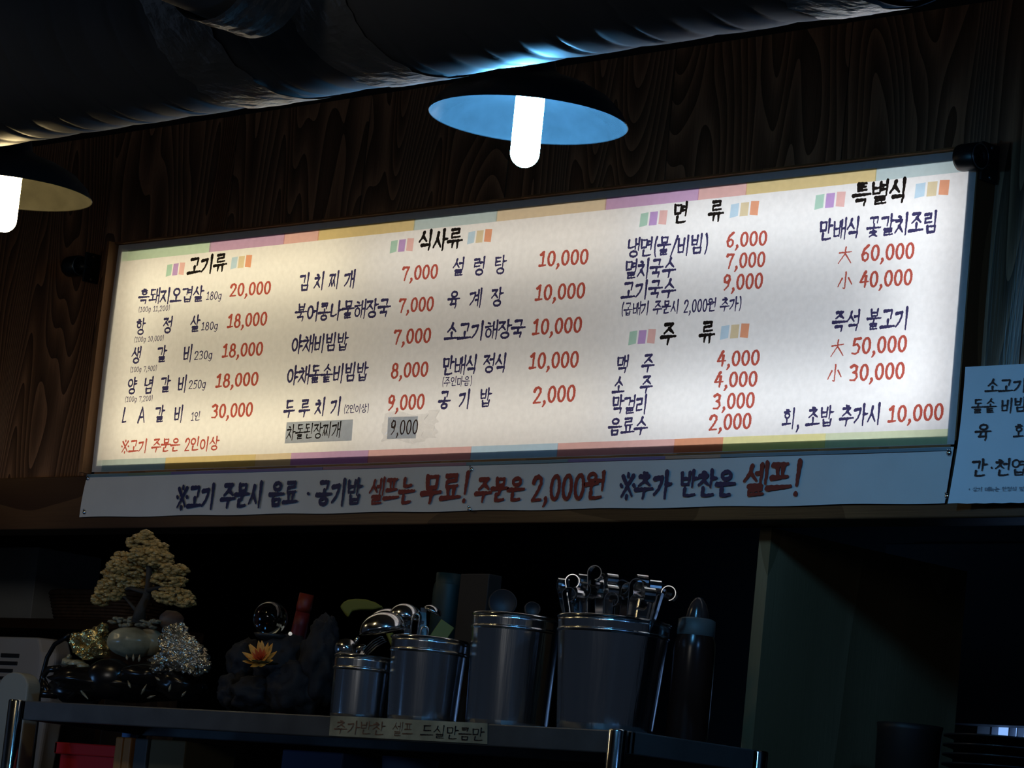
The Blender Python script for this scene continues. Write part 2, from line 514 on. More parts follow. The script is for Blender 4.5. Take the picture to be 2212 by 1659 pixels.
def glyph(ch, rad):
    """(advance, verts, faces) of one brush-written character of unit height"""
    key = (ch, rad)
    if key in GLYPH:
        return GLYPH[key]
    if 0xAC00 <= ord(ch) < 0xD7A4:
        adv, st, k = syllable(ch)
    else:
        adv, st = OTHER[ch]
        k = 0.92 if ch in '0123456789' else 0.85
    if not st:
        GLYPH[key] = (adv, [], [])
        return GLYPH[key]
    n = 46
    w = adv * 0.92
    xs = np.arange(-0.14, w + 0.16, 1.0 / n)
    ys = np.arange(-0.38, 1.2, 1.0 / n)
    X, Y = np.meshgrid(xs, ys)
    fld = np.full(X.shape, 9.0)
    for s in st:
        pts = [(p[0] * w, p[1]) for p in s]
        L = [0.0]
        for a, b in zip(pts, pts[1:]):
            L.append(L[-1] + math.hypot(b[0] - a[0], b[1] - a[1]))
        tot = max(L[-1], 1e-6)
        closed = math.hypot(pts[0][0] - pts[-1][0], pts[0][1] - pts[-1][1]) < 0.04 and len(pts) > 8
        for j, (a, b) in enumerate(zip(pts, pts[1:])):
            def rr(t):
                if closed:
                    return rad * k * 0.98
                return rad * k * (1.12 - 0.42 * t + 0.16 * max(0, .15 - t) / .15 if tot > .25 else 1.05)
            ra, rb = rr(L[j] / tot), rr(L[j + 1] / tot)
            dx, dy = b[0] - a[0], b[1] - a[1]
            q = dx * dx + dy * dy + 1e-9
            t = np.clip(((X - a[0]) * dx + (Y - a[1]) * dy) / q, 0, 1)
            fld = np.minimum(fld, np.hypot(X - a[0] - t * dx, Y - a[1] - t * dy) - (ra + (rb - ra) * t))
    c = ord(ch) % 17
    fld = fld + 0.006 * np.sin(31 * X + 17 * Y + c) + 0.005 * np.sin(-23 * X + 41 * Y + 2 * c)
    ins = fld < 0
    V, idx, Fc = [], {}, []

    def gv(i, j):
        kk = (i, j)
        if kk not in idx:
            idx[kk] = len(V); V.append((xs[j], ys[i]))
        return idx[kk]

    def ev(i, j, i2, j2):
        kk = (i, j, i2, j2) if (i, j) < (i2, j2) else (i2, j2, i, j)
        if kk not in idx:
            a, b = fld[kk[0], kk[1]], fld[kk[2], kk[3]]
            t = a / (a - b)
            idx[kk] = len(V)
            V.append((xs[kk[1]] + (xs[kk[3]] - xs[kk[1]]) * t, ys[kk[0]] + (ys[kk[2]] - ys[kk[0]]) * t))
        return idx[kk]
    full = ins[:-1, :-1] & ins[1:, :-1] & ins[:-1, 1:] & ins[1:, 1:]
    anyc = ins[:-1, :-1] | ins[1:, :-1] | ins[:-1, 1:] | ins[1:, 1:]
    for i in range(full.shape[0]):
        j = 0
        while j < full.shape[1]:
            if full[i, j]:
                j0 = j
                while j < full.shape[1] and full[i, j]:
                    j += 1
                Fc.append((gv(i, j0), gv(i, j), gv(i + 1, j), gv(i + 1, j0)))
                continue
            if anyc[i, j]:
                cs = [(i, j), (i, j + 1), (i + 1, j + 1), (i + 1, j)]
                poly = []
                for q in range(4):
                    p, p2 = cs[q], cs[(q + 1) % 4]
                    if ins[p]:
                        poly.append(gv(*p))
                    if ins[p] != ins[p2]:
                        poly.append(ev(*p, *p2))
                if len(poly) >= 3:
                    Fc.append(tuple(poly))
            j += 1
    GLYPH[key] = (adv, V, Fc)
    return GLYPH[key]


def write(mb, text, x0, y0, x1, y1, hpx, rad=0.066, plane=-0.0006, spread=False, mi=0, place=None):
    """lay a line of lettering between two measured points of the sign's plane"""
    pl = place or (lambda px, py: W(px, py, plane))
    A, B = pl(x0, y0), pl(x1, y1)
    H = hpx * mpp((A + B) / 2)
    if spread:
        cs = [c for c in text if c != ' ']
        gw = H * 0.98
        n = len(cs)
        adv = [OTHER[c][0] if c in OTHER else 1.0 for c in cs]
        a0 = gw * adv[0]
        ln = (B - A).length
        wid = [gw * a for a in adv]
        gap = (ln - sum(wid)) / max(1, n - 1)
        pos, x = [], 0.0
        for k in range(n):
            pos.append((cs[k], x, gw)); x += wid[k] + gap
    else:
        tot = sum(glyph(c, rad)[0] for c in text) - 0.06
        u = (B - A).length / tot
        pos, x = [], 0.0
        for c in text:
            pos.append((c, x, u)); x += glyph(c, rad)[0] * u
    d = (B - A).normalized()
    up = Vector((0, 0, 1))
    for q_, (c, x, u) in enumerate(pos):
        a, V, Fc = glyph(c, rad)
        jz = (ord(c) * 37 % 11 - 5) * 0.004 * H
        vs = [A + d * (x + p[0] * u) + up * ((p[1] - 0.5) * H + jz) for p in V]
        (mb[q_] if isinstance(mb, list) else mb).add(vs, Fc, mi)


# ------------------------------------------------------------------ common materials
wall_wood = wood('dark_wall_wood', (0.070, 0.036, 0.020), (0.36, 0.185, 0.10), rough=0.36, plank=0.5, px0=1.47, rings=52, xs=1.0, zs=0.16, bump=0.75)
trim_wood = wood('brown_trim_wood', (0.05, 0.022, 0.009), (0.12, 0.06, 0.025), rough=0.45, axis='X', rings=9)
frame_wood = wood('orange_frame_wood', (0.13, 0.055, 0.018), (0.26, 0.12, 0.045), rough=0.5, axis='Z', rings=6)
ply_wood = wood('pale_plywood', (0.15, 0.12, 0.06), (0.25, 0.20, 0.11), rough=0.6, rings=7)
black_metal = mat('black_enamel', (0.008, 0.008, 0.009), 0.35)
steel = mat('brushed_steel', (0.60, 0.61, 0.63), 0.15, 1.0, bump=0.03, bscale=8, rvar=0.05, scale=30)
bucket_steel = mat('streaked_bucket_steel', (0.62, 0.64, 0.67), 0.19, 1.0, bump=0.30, bscale=9, stretch=(3.2, 3.2, 0.12), rvar=0.08, scale=12)
_b = bucket_steel.node_tree
_t = _b.nodes.new('ShaderNodeTangent'); _t.direction_type = 'RADIAL'; _t.axis = 'Z'
_b.links.new(_t.outputs[0], _b.nodes['Principled BSDF'].inputs['Tangent'])
_b.nodes['Principled BSDF'].inputs['Anisotropic'].default_value = 0.45
shelf_steel = mat('dull_shelf_steel', (0.10, 0.10, 0.10), 0.45, 0.3, var=0.2, scale=14)
white_in = mat('white_box_lining', (0.82, 0.82, 0.81), 0.7)
sheet = sheet_mat('lit_vinyl_sheet', (0.84, 0.83, 0.82), 0.5)
banner_vinyl = mat('banner_vinyl', (0.66, 0.66, 0.64), 0.5, var=0.05, scale=8, bump=0.05, bscale=14)
paper_white = mat('white_paper', (0.74, 0.76, 0.78), 0.6, var=0.03, scale=12)
NAVY = ink('navy_ink', (0.056, 0.052, 0.15), 0.10, (0.03, 0.03, 0.10))
RED = ink('red_ink', (0.57, 0.12, 0.09), 0.08, (0.40, 0.05, 0.03))
BLACK = ink('black_ink', (0.016, 0.013, 0.012), 0.10, (0.01, 0.01, 0.01))
TINT = {
    'mint': ink('mint_ink', (0.66, 0.86, 0.70), 0.04), 'mauve': ink('mauve_ink', (0.71, 0.47, 0.72), 0.04),
    'pink': ink('pink_ink', (0.92, 0.58, 0.56), 0.04), 'yellow': ink('yellow_ink', (0.86, 0.70, 0.36), 0.04),
    'teal': ink('pale_teal_ink', (0.62, 0.76, 0.78), 0.04), 'beige': ink('beige_ink', (0.88, 0.74, 0.53), 0.04),
    'sky': ink('sky_ink', (0.60, 0.80, 0.95), 0.04), 'orange': ink('orange_ink', (0.92, 0.44, 0.27), 0.04),
    'green': ink('green_ink', (0.50, 0.76, 0.64), 0.04), 'violet': ink('violet_ink', (0.60, 0.40, 0.76), 0.04),
    'lime': ink('pale_lime_ink', (0.84, 0.92, 0.66), 0.04), 'sand': ink('sand_ink', (0.84, 0.72, 0.48), 0.04),
    'lemon': ink('lemon_ink', (0.95, 0.90, 0.46), 0.04)}

# ------------------------------------------------------------------ the setting
LX0, LX1, LZ0, LZ1 = -1.366, 1.354, 2.1535, 2.7065       # lit window of the light box
SX0, SX1, SZ0, SZ1 = LX0 - 0.017, LX1 + 0.020, LZ0 - 0.0175, LZ1 + 0.020
FX0, FX1, FZ0, FZ1 = SX0 - 0.0055, SX1 + 0.002, SZ0 - 0.004, SZ1 + 0.006
WY = 0.06                                                # face of the wall boards

mb = MB()
seams = [1.47 + 0.5 * k for k in range(-9, 6)]
for a, b in zip(seams, seams[1:]):
    for z0, z1, hole in ((FZ1, 3.05, False), (2.0, FZ1, True)):
        segs = [(a + .0015, b - .0015)]
        if hole:
            segs = [(max(a + .0015, lo), min(b - .0015, hi)) for lo, hi in ((-9, SX0 - .017), (FX1, 9)) if min(b - .0015, hi) - max(a + .0015, lo) > 0.002]
        for x0, x1 in segs:
            mb.box((x0, WY, z0), (x1, WY + .02, z1))
mb.box((-3.1, WY + .012, FZ1), (4.0, WY + .04, 3.05))
mb.box((-3.1, WY + .012, 2.0), (SX0 - .017, WY + .04, FZ1))
mb.box((FX1, WY + .012, 2.0), (4.0, WY + .04, FZ1))
struct(mb.build('wall_back', wall_wood), 'dark stained wood board wall around the lit menu sign')
mb = MB()
mb.box((-3.1, 0.004, 1.992), (4.0, WY + .05, FZ0 - .003))
struct(mb.build('trim_1', trim_wood, bevel=.003), 'brown wooden lintel beam under the lit menu sign')
dark_plaster = mat('dark_plaster', (0.045, 0.042, 0.04), 0.8, var=0.2, scale=6)
mb = MB(); mb.box((-3.1, -6.5, 3.05), (7, 3.0, 3.15)); struct(mb.build('ceiling', dark_plaster))
mb = MB(); mb.box((-3.1, -6.5, -0.1), (7, 3.0, 0)); struct(mb.build('floor', mat('floor_tile', (0.05, 0.045, 0.04), 0.5, var=0.2)))
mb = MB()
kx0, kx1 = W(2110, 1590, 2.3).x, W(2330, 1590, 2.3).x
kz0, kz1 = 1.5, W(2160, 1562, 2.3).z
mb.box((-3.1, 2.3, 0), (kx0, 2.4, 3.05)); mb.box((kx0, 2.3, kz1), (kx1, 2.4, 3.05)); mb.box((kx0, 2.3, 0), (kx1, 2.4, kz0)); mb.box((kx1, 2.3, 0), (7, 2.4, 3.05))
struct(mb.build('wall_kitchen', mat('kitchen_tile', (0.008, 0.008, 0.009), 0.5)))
mb = MB(); mb.box((-3.2, -1.0, 0), (-3.1, 2.4, 3.05)); struct(mb.build('wall_left', dark_plaster))
# kitchen window: a strip of bluish daylight low at the right
wroot = struct(bpy.data.objects.new('window_1', None)); COL.objects.link(wroot); wroot.location = ((kx0 + kx1) / 2, 2.33, kz0)
mb = MB(); mb.box((kx0, 2.36, kz0), (kx1, 2.37, kz1))
mb.build('pane', mat('daylight_pane', (0.3, 0.45, 0.7), 0.3, emit=(0.26, 0.48, 0.95), strength=1.0, var=0.1), wroot)
mb = MB()
for pxa, pxb in ((2143, 2147), (2183, 2185), (2201, 2203)):
    a, b = W(pxa, 1580, 2.32).x, W(pxb, 1580, 2.32).x
    mb.box((a, 2.31, kz0), (b, 2.34, kz1))
mb.build('mullion', mat('window_frame_grey', (0.25, 0.27, 0.32), 0.5), wroot)
# plywood partition end beside the rack
PA, PB = W(1601, 1500, 0.09), W(1626, 1500, 0.09)
mb = MB(); mb.box((PA.x + .012, 0.09, 0), (PB.x + .012, 0.75, 1.99))
struct(mb.build('wall_partition', ply_wood), 'pale plywood partition edge right of the steel rack')

# ------------------------------------------------------------------ the lit menu sign
sign = empty('menu_sign', (0, 0.0, SZ0), 'long backlit menu sign with six coloured headings and red prices on the dark wood wall', 'sign')
mb = MB()
t = 0.012
mb.box((FX0, 0.001, FZ0), (FX0 + t, 0.21, FZ1)); mb.box((FX1 - t, 0.001, FZ0), (FX1, 0.21, FZ1))
mb.box((FX0, 0.001, FZ0), (FX1, 0.21, FZ0 + t)); mb.box((FX0, 0.001, FZ1 - t), (FX1, 0.21, FZ1))
mb.box((SX0 - .016, -.030, FZ0), (SX0 - .0055, 0.0605, FZ1)); mb.box((SX0 - .016, -.012, SZ1 + .002), (FX1, 0.0, FZ1))
mb.build('box_frame', frame_wood, sign)
mb = MB()   # front lip that the sheet is stretched over; bounds the lit window
mb.box((FX0 + .001, 0.0012, FZ0 + .001), (LX0, 0.006, FZ1 - .001)); mb.box((LX1, 0.0012, FZ0 + .001), (FX1 - .001, 0.006, FZ1 - .001))
mb.box((LX0, 0.0012, FZ0 + .001), (LX1, 0.006, LZ0)); mb.box((LX0, 0.0012, LZ1), (LX1, 0.006, FZ1 - .001))
mb.build('front_lip', mat('lip_metal', (0.35, 0.36, 0.38), 0.5, 0.3), sign)
mb = MB(); mb.box((FX0 + .002, 0.19, FZ0 + .002), (FX1 - .002, 0.2, FZ1 - .002))
mb.build('back_panel', white_in, sign)
nx, nz = 60, 12
mb = MB()
vs, fs = [], []
for j in range(nz + 1):
    for i in range(nx + 1):
        u, v = i / nx, j / nz
        loose = 0.010 * max(0, 1 - u * 75) * (0.4 + 0.6 * math.sin(PI * v)) + 0.0008 * max(0, (u - .985) / .015)
        vs.append((SX0 + (SX1 - SX0) * u - loose * 0.2, -loose * .5, SZ0 + (SZ1 - SZ0) * v))
for j in range(nz):
    for i in range(nx):
        a = j * (nx + 1) + i
        fs.append((a, a + 1, a + nx + 2, a + nx + 1))
mb.add(vs, fs, 0, True)
mb.build('printed_sheet', sheet, sign)

# coloured bands along the top and bottom edges
def band(name, spec, zt, zb, y=-0.0004):
    m, ms = MB(), []
    for px0, px1, py, c in spec:
        x0, x1 = W(px0, py).x, W(px1, py).x
        x0, x1 = max(x0, SX0 + .018), min(x1, SX1 - .018)
        ms.append(TINT[c])
        m.quad([(x0, y, zb), (x1, y, zb), (x1, y, zt), (x0, y, zt)], len(ms) - 1)
    return m.build(name, ms, sign)
band('top_colour_band', [(250, 455, 540, 'mint'), (455, 615, 515, 'mauve'), (615, 690, 500, 'pink'), (690, 897, 480, 'yellow'), (897, 1075, 460, 'teal'),
                         (1075, 1310, 440, 'beige'), (1310, 1510, 415, 'mauve'), (1510, 1614, 400, 'pink'), (1614, 1893, 380, 'yellow'), (1893, 2110, 355, 'teal')],
     LZ1 + .004, LZ1 - 0.0235)
band('bottom_colour_band', [(200, 358, 995, 'teal'), (358, 552, 990, 'yellow'), (552, 629, 985, 'beige'), (629, 796, 985, 'mauve'), (796, 1018, 975, 'pink'), (1018, 1205, 968, 'sky'),
                            (1205, 1457, 960, 'pink'), (1457, 1562, 955, 'orange'), (1562, 1783, 950, 'lemon'), (1783, 2060, 943, 'lime')],
     LZ0 + 0.0135, SZ0 + .001)

# squares beside each heading
def swatches(*trios):
    m = MB()
    cols = (('green', 'violet', 'pink'), ('sky', 'sand', 'orange'))
    for k, (x0, x1, yc, h) in enumerate(trios):
        A, B = W(x0, yc), W(x1, yc)
        B.z = A.z = (A.z + B.z) / 2
        H = h * mpp(A)
        w3 = (B.x - A.x) / 3
        for j in range(3):
            xa, xb = A.x + w3 * j + w3 * .05, A.x + w3 * (j + 1) - w3 * .1
            jt = 0.0015 * ((j * 7 + k * 3) % 3 - 1)
            m = MB()
            m.quad([(xa, -.0005, A.z - H / 2 + jt), (xb - .001, -.0005, A.z - H / 2 - jt), (xb, -.0005, A.z + H / 2), (xa + .001, -.0005, A.z + H / 2 + jt)])
            m.build('heading_swatch', TINT[cols[k][j]], sign)
swatches((359.5, 400, 582, 26), (499, 545, 566, 26))
swatches((843, 895, 530.5, 27), (1010, 1064, 511, 27))
swatches((1382, 1443, 472, 30), (1577, 1641, 452, 30))
swatches((1358, 1418, 728, 30), (1556, 1620, 716, 30))
swatches((1760, 1828, 433, 32), (1976, 2053, 408, 32))

HEAD = [('고기류', 408, 576, 490, 566, 37, 0), ('식사류', 906, 521, 999, 514, 42, 0), ('면류', 1456, 461, 1565, 455, 44, 1),
        ('주류', 1430, 722, 1546, 717, 45, 1), ('특별식', 1844, 422, 1960, 411, 50, 0)]
for tx, a, b, c, d, h, sp in HEAD:
    ms_ = [MB() for _ in tx] if sp else MB()
    write(ms_, tx, a, b, c, d, h, 0.09, spread=bool(sp))
    for m in (ms_ if sp else [ms_]):
        m.build('heading_lettering', BLACK, sign)
SECT = [
    ([('흑돼지오겹살', 301, 641, 440, 636, 32, 0), ('180g', 446, 639, 479, 638, 18, 0), ('(100g 11,200)', 299, 669, 367, 665, 12, 0),
      ('항정살', 295, 706, 433, 700, 34, 1), ('180g', 435, 705, 471, 703, 18, 0), ('(100g 10,000)', 290, 734, 354, 730, 12, 0),
      ('생갈비', 285, 769, 418, 762, 34, 1), ('230g', 420, 768, 459, 766, 19, 0), ('(100g 7,900)', 281, 799, 339, 795, 12, 0),
      ('양념갈비', 276, 835, 406, 828, 34, 1), ('250g', 408, 831, 445, 829, 19, 0), ('(100g 7,200)', 270, 863, 330, 860, 12, 0),
      ('LA갈비', 264, 898, 398, 893, 34, 1), ('1인', 413, 900, 433, 899, 19, 0)],
     [('20,000', 497, 627, 585, 621, 28, 0), ('18,000', 492, 694, 577, 688, 29, 0), ('18,000', 481, 758, 568, 753, 29, 0), ('18,000', 467, 823, 558, 818, 29, 0),
      ('30,000', 457, 889, 546, 884, 30, 0), ('※고기 주문은 2인이상', 262, 965, 473, 958, 28, 0)]),
    ([('김치찌개', 648, 610, 768, 603, 36, 1), ('북어콩나물해장국', 639, 676, 843, 664, 38, 0), ('야채비빔밥', 631, 744, 752, 738, 37, 0),
      ('야채돌솥비빔밥', 621, 811, 795, 803, 38, 0), ('두루치기', 615, 883, 739, 877, 36, 1), ('(2인이상)', 743, 884, 797, 882, 18, 0)],
     [('7,000', 869, 591, 946, 586, 31, 0), ('7,000', 862, 660, 937, 656, 31, 0), ('7,000', 851, 728, 931, 724, 32, 0), ('8,000', 845, 801, 925, 797, 32, 0), ('9,000', 837, 871, 917, 867, 33, 0)]),
    ([('설렁탕', 979, 578, 1095, 572, 38, 1), ('육계장', 969, 648, 1088, 641, 38, 1), ('소고기해장국', 963, 718, 1134, 709, 38, 0), ('만배식 정식', 957, 791, 1095, 784, 39, 0),
      ('(주인마음)', 955, 825, 1020, 823, 20, 0), ('공기밥', 949, 865, 1063, 859, 38, 1)],
     [('10,000', 1165, 560, 1271, 554, 33, 0), ('10,000', 1157, 633, 1264, 627, 34, 0), ('10,000', 1151, 707, 1257, 701, 34, 0), ('10,000', 1144, 780, 1250, 776, 35, 0), ('2,000', 1152, 854, 1243, 849, 36, 0)]),
    ([('냉면(물/비빔)', 1356, 536, 1530, 527, 40, 0), ('멸치국수', 1351, 583, 1460, 577, 40, 0), ('고기국수', 1345, 628, 1460, 622, 38, 0),
      ('(곱배기 주문시 2,000원 추가)', 1342, 668, 1602, 656, 28, 0)],
     [('6,000', 1569, 519, 1657, 514, 32, 0), ('7,000', 1569, 564, 1653, 560, 33, 0), ('9,000', 1561, 611, 1648, 606, 34, 0)]),
    ([('맥주', 1333, 788, 1415, 784, 37, 1), ('소주', 1325, 834, 1411, 830, 36, 1), ('막걸리', 1323, 876, 1399, 873, 38, 0), ('음료수', 1316, 923, 1399, 919, 36, 0)],
     [('4,000', 1549, 776, 1641, 772, 33, 0), ('4,000', 1543, 821, 1636, 818, 33, 0), ('3,000', 1540, 868, 1630, 864, 34, 0), ('2,000', 1532, 913, 1623, 909, 34, 0)]),
    ([('만배식 꽃갈치조림', 1771, 498, 2026, 479, 44, 0), ('즉석 불고기', 1800, 695, 1964, 687, 44, 0), ('회, 초밥 추가시', 1692, 905, 1904, 894, 42, 0)],
     [('大', 1811, 552, 1841, 551, 36, 0), ('60,000', 1860, 548, 1975, 541, 35, 0), ('小', 1810, 609, 1842, 607, 38, 0), ('40,000', 1857, 605, 1971, 598, 35, 0),
      ('大', 1795, 753, 1824, 751, 36, 0), ('50,000', 1840, 748, 1959, 742, 36, 0), ('小', 1788, 809, 1819, 807, 38, 0), ('30,000', 1835, 806, 1954, 800, 36, 0), ('10,000', 1919, 895, 2038, 889, 36, 0)]),
]
for dishes, prices in SECT:
    for tx, a, b, c, d, h, sp in dishes:
        nm = 'portion_lettering' if h < 21 else 'dish_lettering'
        ms_ = [MB() for _ in tx] if sp else MB()
        write(ms_, tx, a, b, c, d, h, 0.062 if h < 25 else 0.08, spread=bool(sp))
        for m in (ms_ if sp else [ms_]):
            m.build(nm, NAVY, sign)
    for tx, a, b, c, d, h, sp in prices:
        m = MB()
        write(m, tx, a, b, c, d, h, 0.05 if tx in '大小' else (0.072 if '※' in tx else 0.084), spread=bool(sp))
        m.build('size_lettering' if tx in '大小' else ('order_lettering' if '※' in tx else 'price_lettering'), RED, sign)

# paper notes stuck on the sign
def note(name, label, quad, text, tb, inkm, rad):
    root = empty(name, W(*quad[3], -.0015), label, 'note')
    m = MB()
    pts = [W(*q, -.0015) for q in quad]
    m.quad(pts[::-1])
    m.build('note_paper', NOTE, root)
    m = MB(); write(m, text, *tb, rad, plane=-.0024); m.build('note_lettering', inkm, root)
    return root
NOTE = sheet_mat('grey_note_paper', (0.66, 0.72, 0.80), 0.5)
DKRED = mat('dark_red_marker', (0.06, 0.008, 0.008), 0.5)
MARK = mat('black_marker', (0.006, 0.006, 0.012), 0.45)
note('paper_note', 'grey paper strip with a handwritten dish name stuck low on the lit menu sign', [(619.5, 912), (762.7, 906), (759.5, 951.6), (614.6, 958)], '차돌된장찌개', (620, 934, 736, 928, 32), MARK, 0.062)
note('paper_note', 'small grey paper with a dark red handwritten price under crumpled clear tape', [(838, 901), (903, 899), (898, 947), (836, 948)], '9,000', (843, 924, 903, 922, 32), DKRED, 0.062)
m = MB()
A, B = W(832, 925, -.004), W(950, 921, -.004)
nx, nz = 40, 22
vs, fs = [], []
for j in range(nz + 1):
    for i in range(nx + 1):
        u, v = i / nx, j / nz
        wr = 0.0052 * math.sin(u * 31 + 9 * v + 2 * math.sin(v * 11)) * (0.3 + u) + 0.0010 * math.sin(v * 23 - u * 13)
        vs.append((A.x + (B.x - A.x) * u + .004 * math.sin(v * 9), -.0110 - wr, A.z - .034 + .066 * v + .006 * math.sin(u * 8)))
for j in range(nz):
    for i in range(nx):
        a = j * (nx + 1) + i
        fs.append((a, a + 1, a + nx + 2, a + nx + 1))
m.add(vs, fs, 0, True)
tag(m.build('clear_tape', clear_film('wrinkled_clear_tape', 0.13, 0.21, bump=0.15, bscale=38)), 'crumpled clear tape over the small grey price note on the sign', 'tape')

# ------------------------------------------------------------------ banner under the sign
BAN = [W(180, 1026), W(2062, 962), W(2051, 1087), W(172, 1117)]
bz1 = (BAN[0].z + BAN[1].z) / 2 - .001
bz0 = (BAN[2].z + BAN[3].z) / 2
bx0, bx1 = BAN[3].x, BAN[1].x
banner = empty('banner', (0, 0, bz0), 'long dull white banner strip with blue and red lettering right under the lit menu sign', 'banner')
mb = MB()
nx, nz = 80, 6
vs, fs = [], []
for j in range(nz + 1):
    for i in range(nx + 1):
        u, v = i / nx, j / nz
        x = bx0 + (bx1 - bx0) * u + (0.014 * v * v if i == 0 else 0) - (0.012 * (1 - v) if i == nx else 0)
        pull = 0.0022 * math.exp(-((u - .452) * 40) ** 2) * (abs(v - .5) * 2)
        vs.append((x, -0.0005 - pull - 0.0012 * (0.5 + 0.5 * math.sin(u * 37 + v * 2)), bz0 + (bz1 - bz0) * v + .0012 * math.sin(u * 50) * (v < .1)))
for j in range(nz):
    for i in range(nx):
        a = j * (nx + 1) + i
        fs.append((a, a + 1, a + nx + 2, a + nx + 1))
mb.add(vs, fs, 0, True)
mb.build('vinyl_strip', banner_vinyl, banner)
BY = -.0052
mb = MB()
specs = [(190, 280, 'teal'), (280, 372, 'green'), (372, 700, 'violet'), (700, 850, 'pink'), (850, 1010, 'pink'), (1010, 1230, 'teal'), (1230, 1440, 'violet'), (1440, 1560, 'orange'), (1560, 1790, 'teal'), (1790, 2055, 'teal')]
cm = {'teal': (.13, .22, .26), 'green': (.15, .22, .16), 'violet': (.16, .12, .28), 'pink': (.3, .15, .2), 'orange': (.4, .25, .18)}
ms = []
for a, b, c in specs:
    ya = 1026 + (a - 180) * (962 - 1026) / 1882.
    xa, xb = W(a, ya).x, W(b, ya).x
    ms.append(mat('banner_edge_' + c, cm[c], 0.5))
    mb.quad([(xa, BY + .001, bz1 - .0075), (xb, BY + .001, bz1 - .0075), (xb, BY + .001, bz1 - .001), (xa, BY + .001, bz1 - .001)], len(ms) - 1)
mb.build('edge_colour_band', ms, banner)
BNAVY = mat('banner_navy', (0.012, 0.017, 0.085), 0.5)
BRED = mat('banner_red', (0.22, 0.018, 0.02), 0.5)
for tx, a, b, c, d, h, rd, mm in (('※고기 주문시 음료', 381, 1075, 643, 1066, 50, 0.09, BNAVY), ('·', 658, 1066, 672, 1066, 40, 0.10, BNAVY), ('공기밥', 685, 1066, 781, 1062, 52, 0.09, BNAVY), ('※추가 반찬은', 1339, 1050, 1587, 1044, 54, 0.092, BNAVY),
                                  ('셀프는', 798, 1064, 895, 1059, 54, 0.085, BRED), ('무료!', 913, 1058, 1012, 1053, 58, 0.095, BRED), ('주문은', 1029, 1059, 1132, 1056, 50, 0.09, BRED),
                                  ('2,000원', 1149, 1055, 1307, 1049, 56, 0.085, BRED), ('셀프!', 1607, 1039, 1730, 1033, 68, 0.092, BRED)):
    m = MB(); write(m, tx, a, b, c, d, h, rd, BY); m.build('blue_lettering' if mm is BNAVY else 'red_lettering', mm, banner)
pin_m = mat('bright_pin_steel', (0.8, 0.82, 0.85), 0.12, 1.0)
for px, py in ((189, 1033), (182, 1106), (1018, 1014), (1014, 1100), (2050, 978), (2046, 1072)):
    p = W(px, py, -.004)
    m = MB(); m.blob((0, 0, 0), (.006, .003, .006), 2, 0.25, 2.0, px)
    m.blob((-.004, 0, .006), (.003, .002, .003), 1)
    o = m.build('tack', pin_m, banner)
    o.matrix_parent_inverse = Matrix()
    o.location = p - banner.location

# ------------------------------------------------------------------ white paper notice at the right
pTL, pBL = W(2085.4, 792.7, -.0145), W(2052.7, 1089, -.016)
pw = 0.33
note_root = empty('paper_notice', pBL, 'bluish white paper notice with black lettering pinned right of the menu sign', 'notice')


def onpaper(px, py):
    # intersection of the view ray with the tilted paper plane
    n = Vector((0, pTL.z - pBL.z, -(pTL.y - pBL.y))).normalized()
    d = (W(px, py, 0) - CAM).normalized()
    k = (pBL - CAM).dot(n) / d.dot(n)
    return CAM + d * (k - 0.0025)


mb = MB()
nx, nz = 16, 14
vs, fs = [], []
for j in range(nz + 1):
    for i in range(nx + 1):
        u, v = i / nx, j / nz
        p = pBL.lerp(pTL, v)
        curl = 0.008 * max(0, 1 - u * 7) * (1 - v)
        z = p.z + (0.0012 * (i % 2) if j == 0 else 0)
        vs.append((p.x + pw * u + 0.006 * math.sin(PI * v) * (u < .05), p.y - curl, z))
for j in range(nz):
    for i in range(nx):
        a = j * (nx + 1) + i
        fs.append((a, a + 1, a + nx + 2, a + nx + 1))
mb.add(vs, fs, 0, True)
mb.build('paper_sheet', paper_white, note_root)
for tx, a, b, c, d, h in (('소고기', 2130, 834, 2218, 832, 29), ('돌솥', 2100, 878, 2152, 876, 30), ('비빔', 2163, 876, 2217, 874, 30), ('육', 2108, 934, 2140, 933, 36), ('회', 2191, 933, 2222, 932, 34), ('간·천엽', 2100, 1011, 2217, 1009, 36)):
    m = MB(); write(m, tx, a, b, c, d, h, 0.066, place=onpaper); m.build('black_lettering', MARK, note_root)
m = MB(); write(m, '* 상기 메뉴는 한정식 및', 2092, 1057, 2212, 1056, 9, 0.07, place=onpaper)
m.build('small_lettering', mat('faded_grey_print', (0.22, 0.26, 0.31), 0.6), note_root)

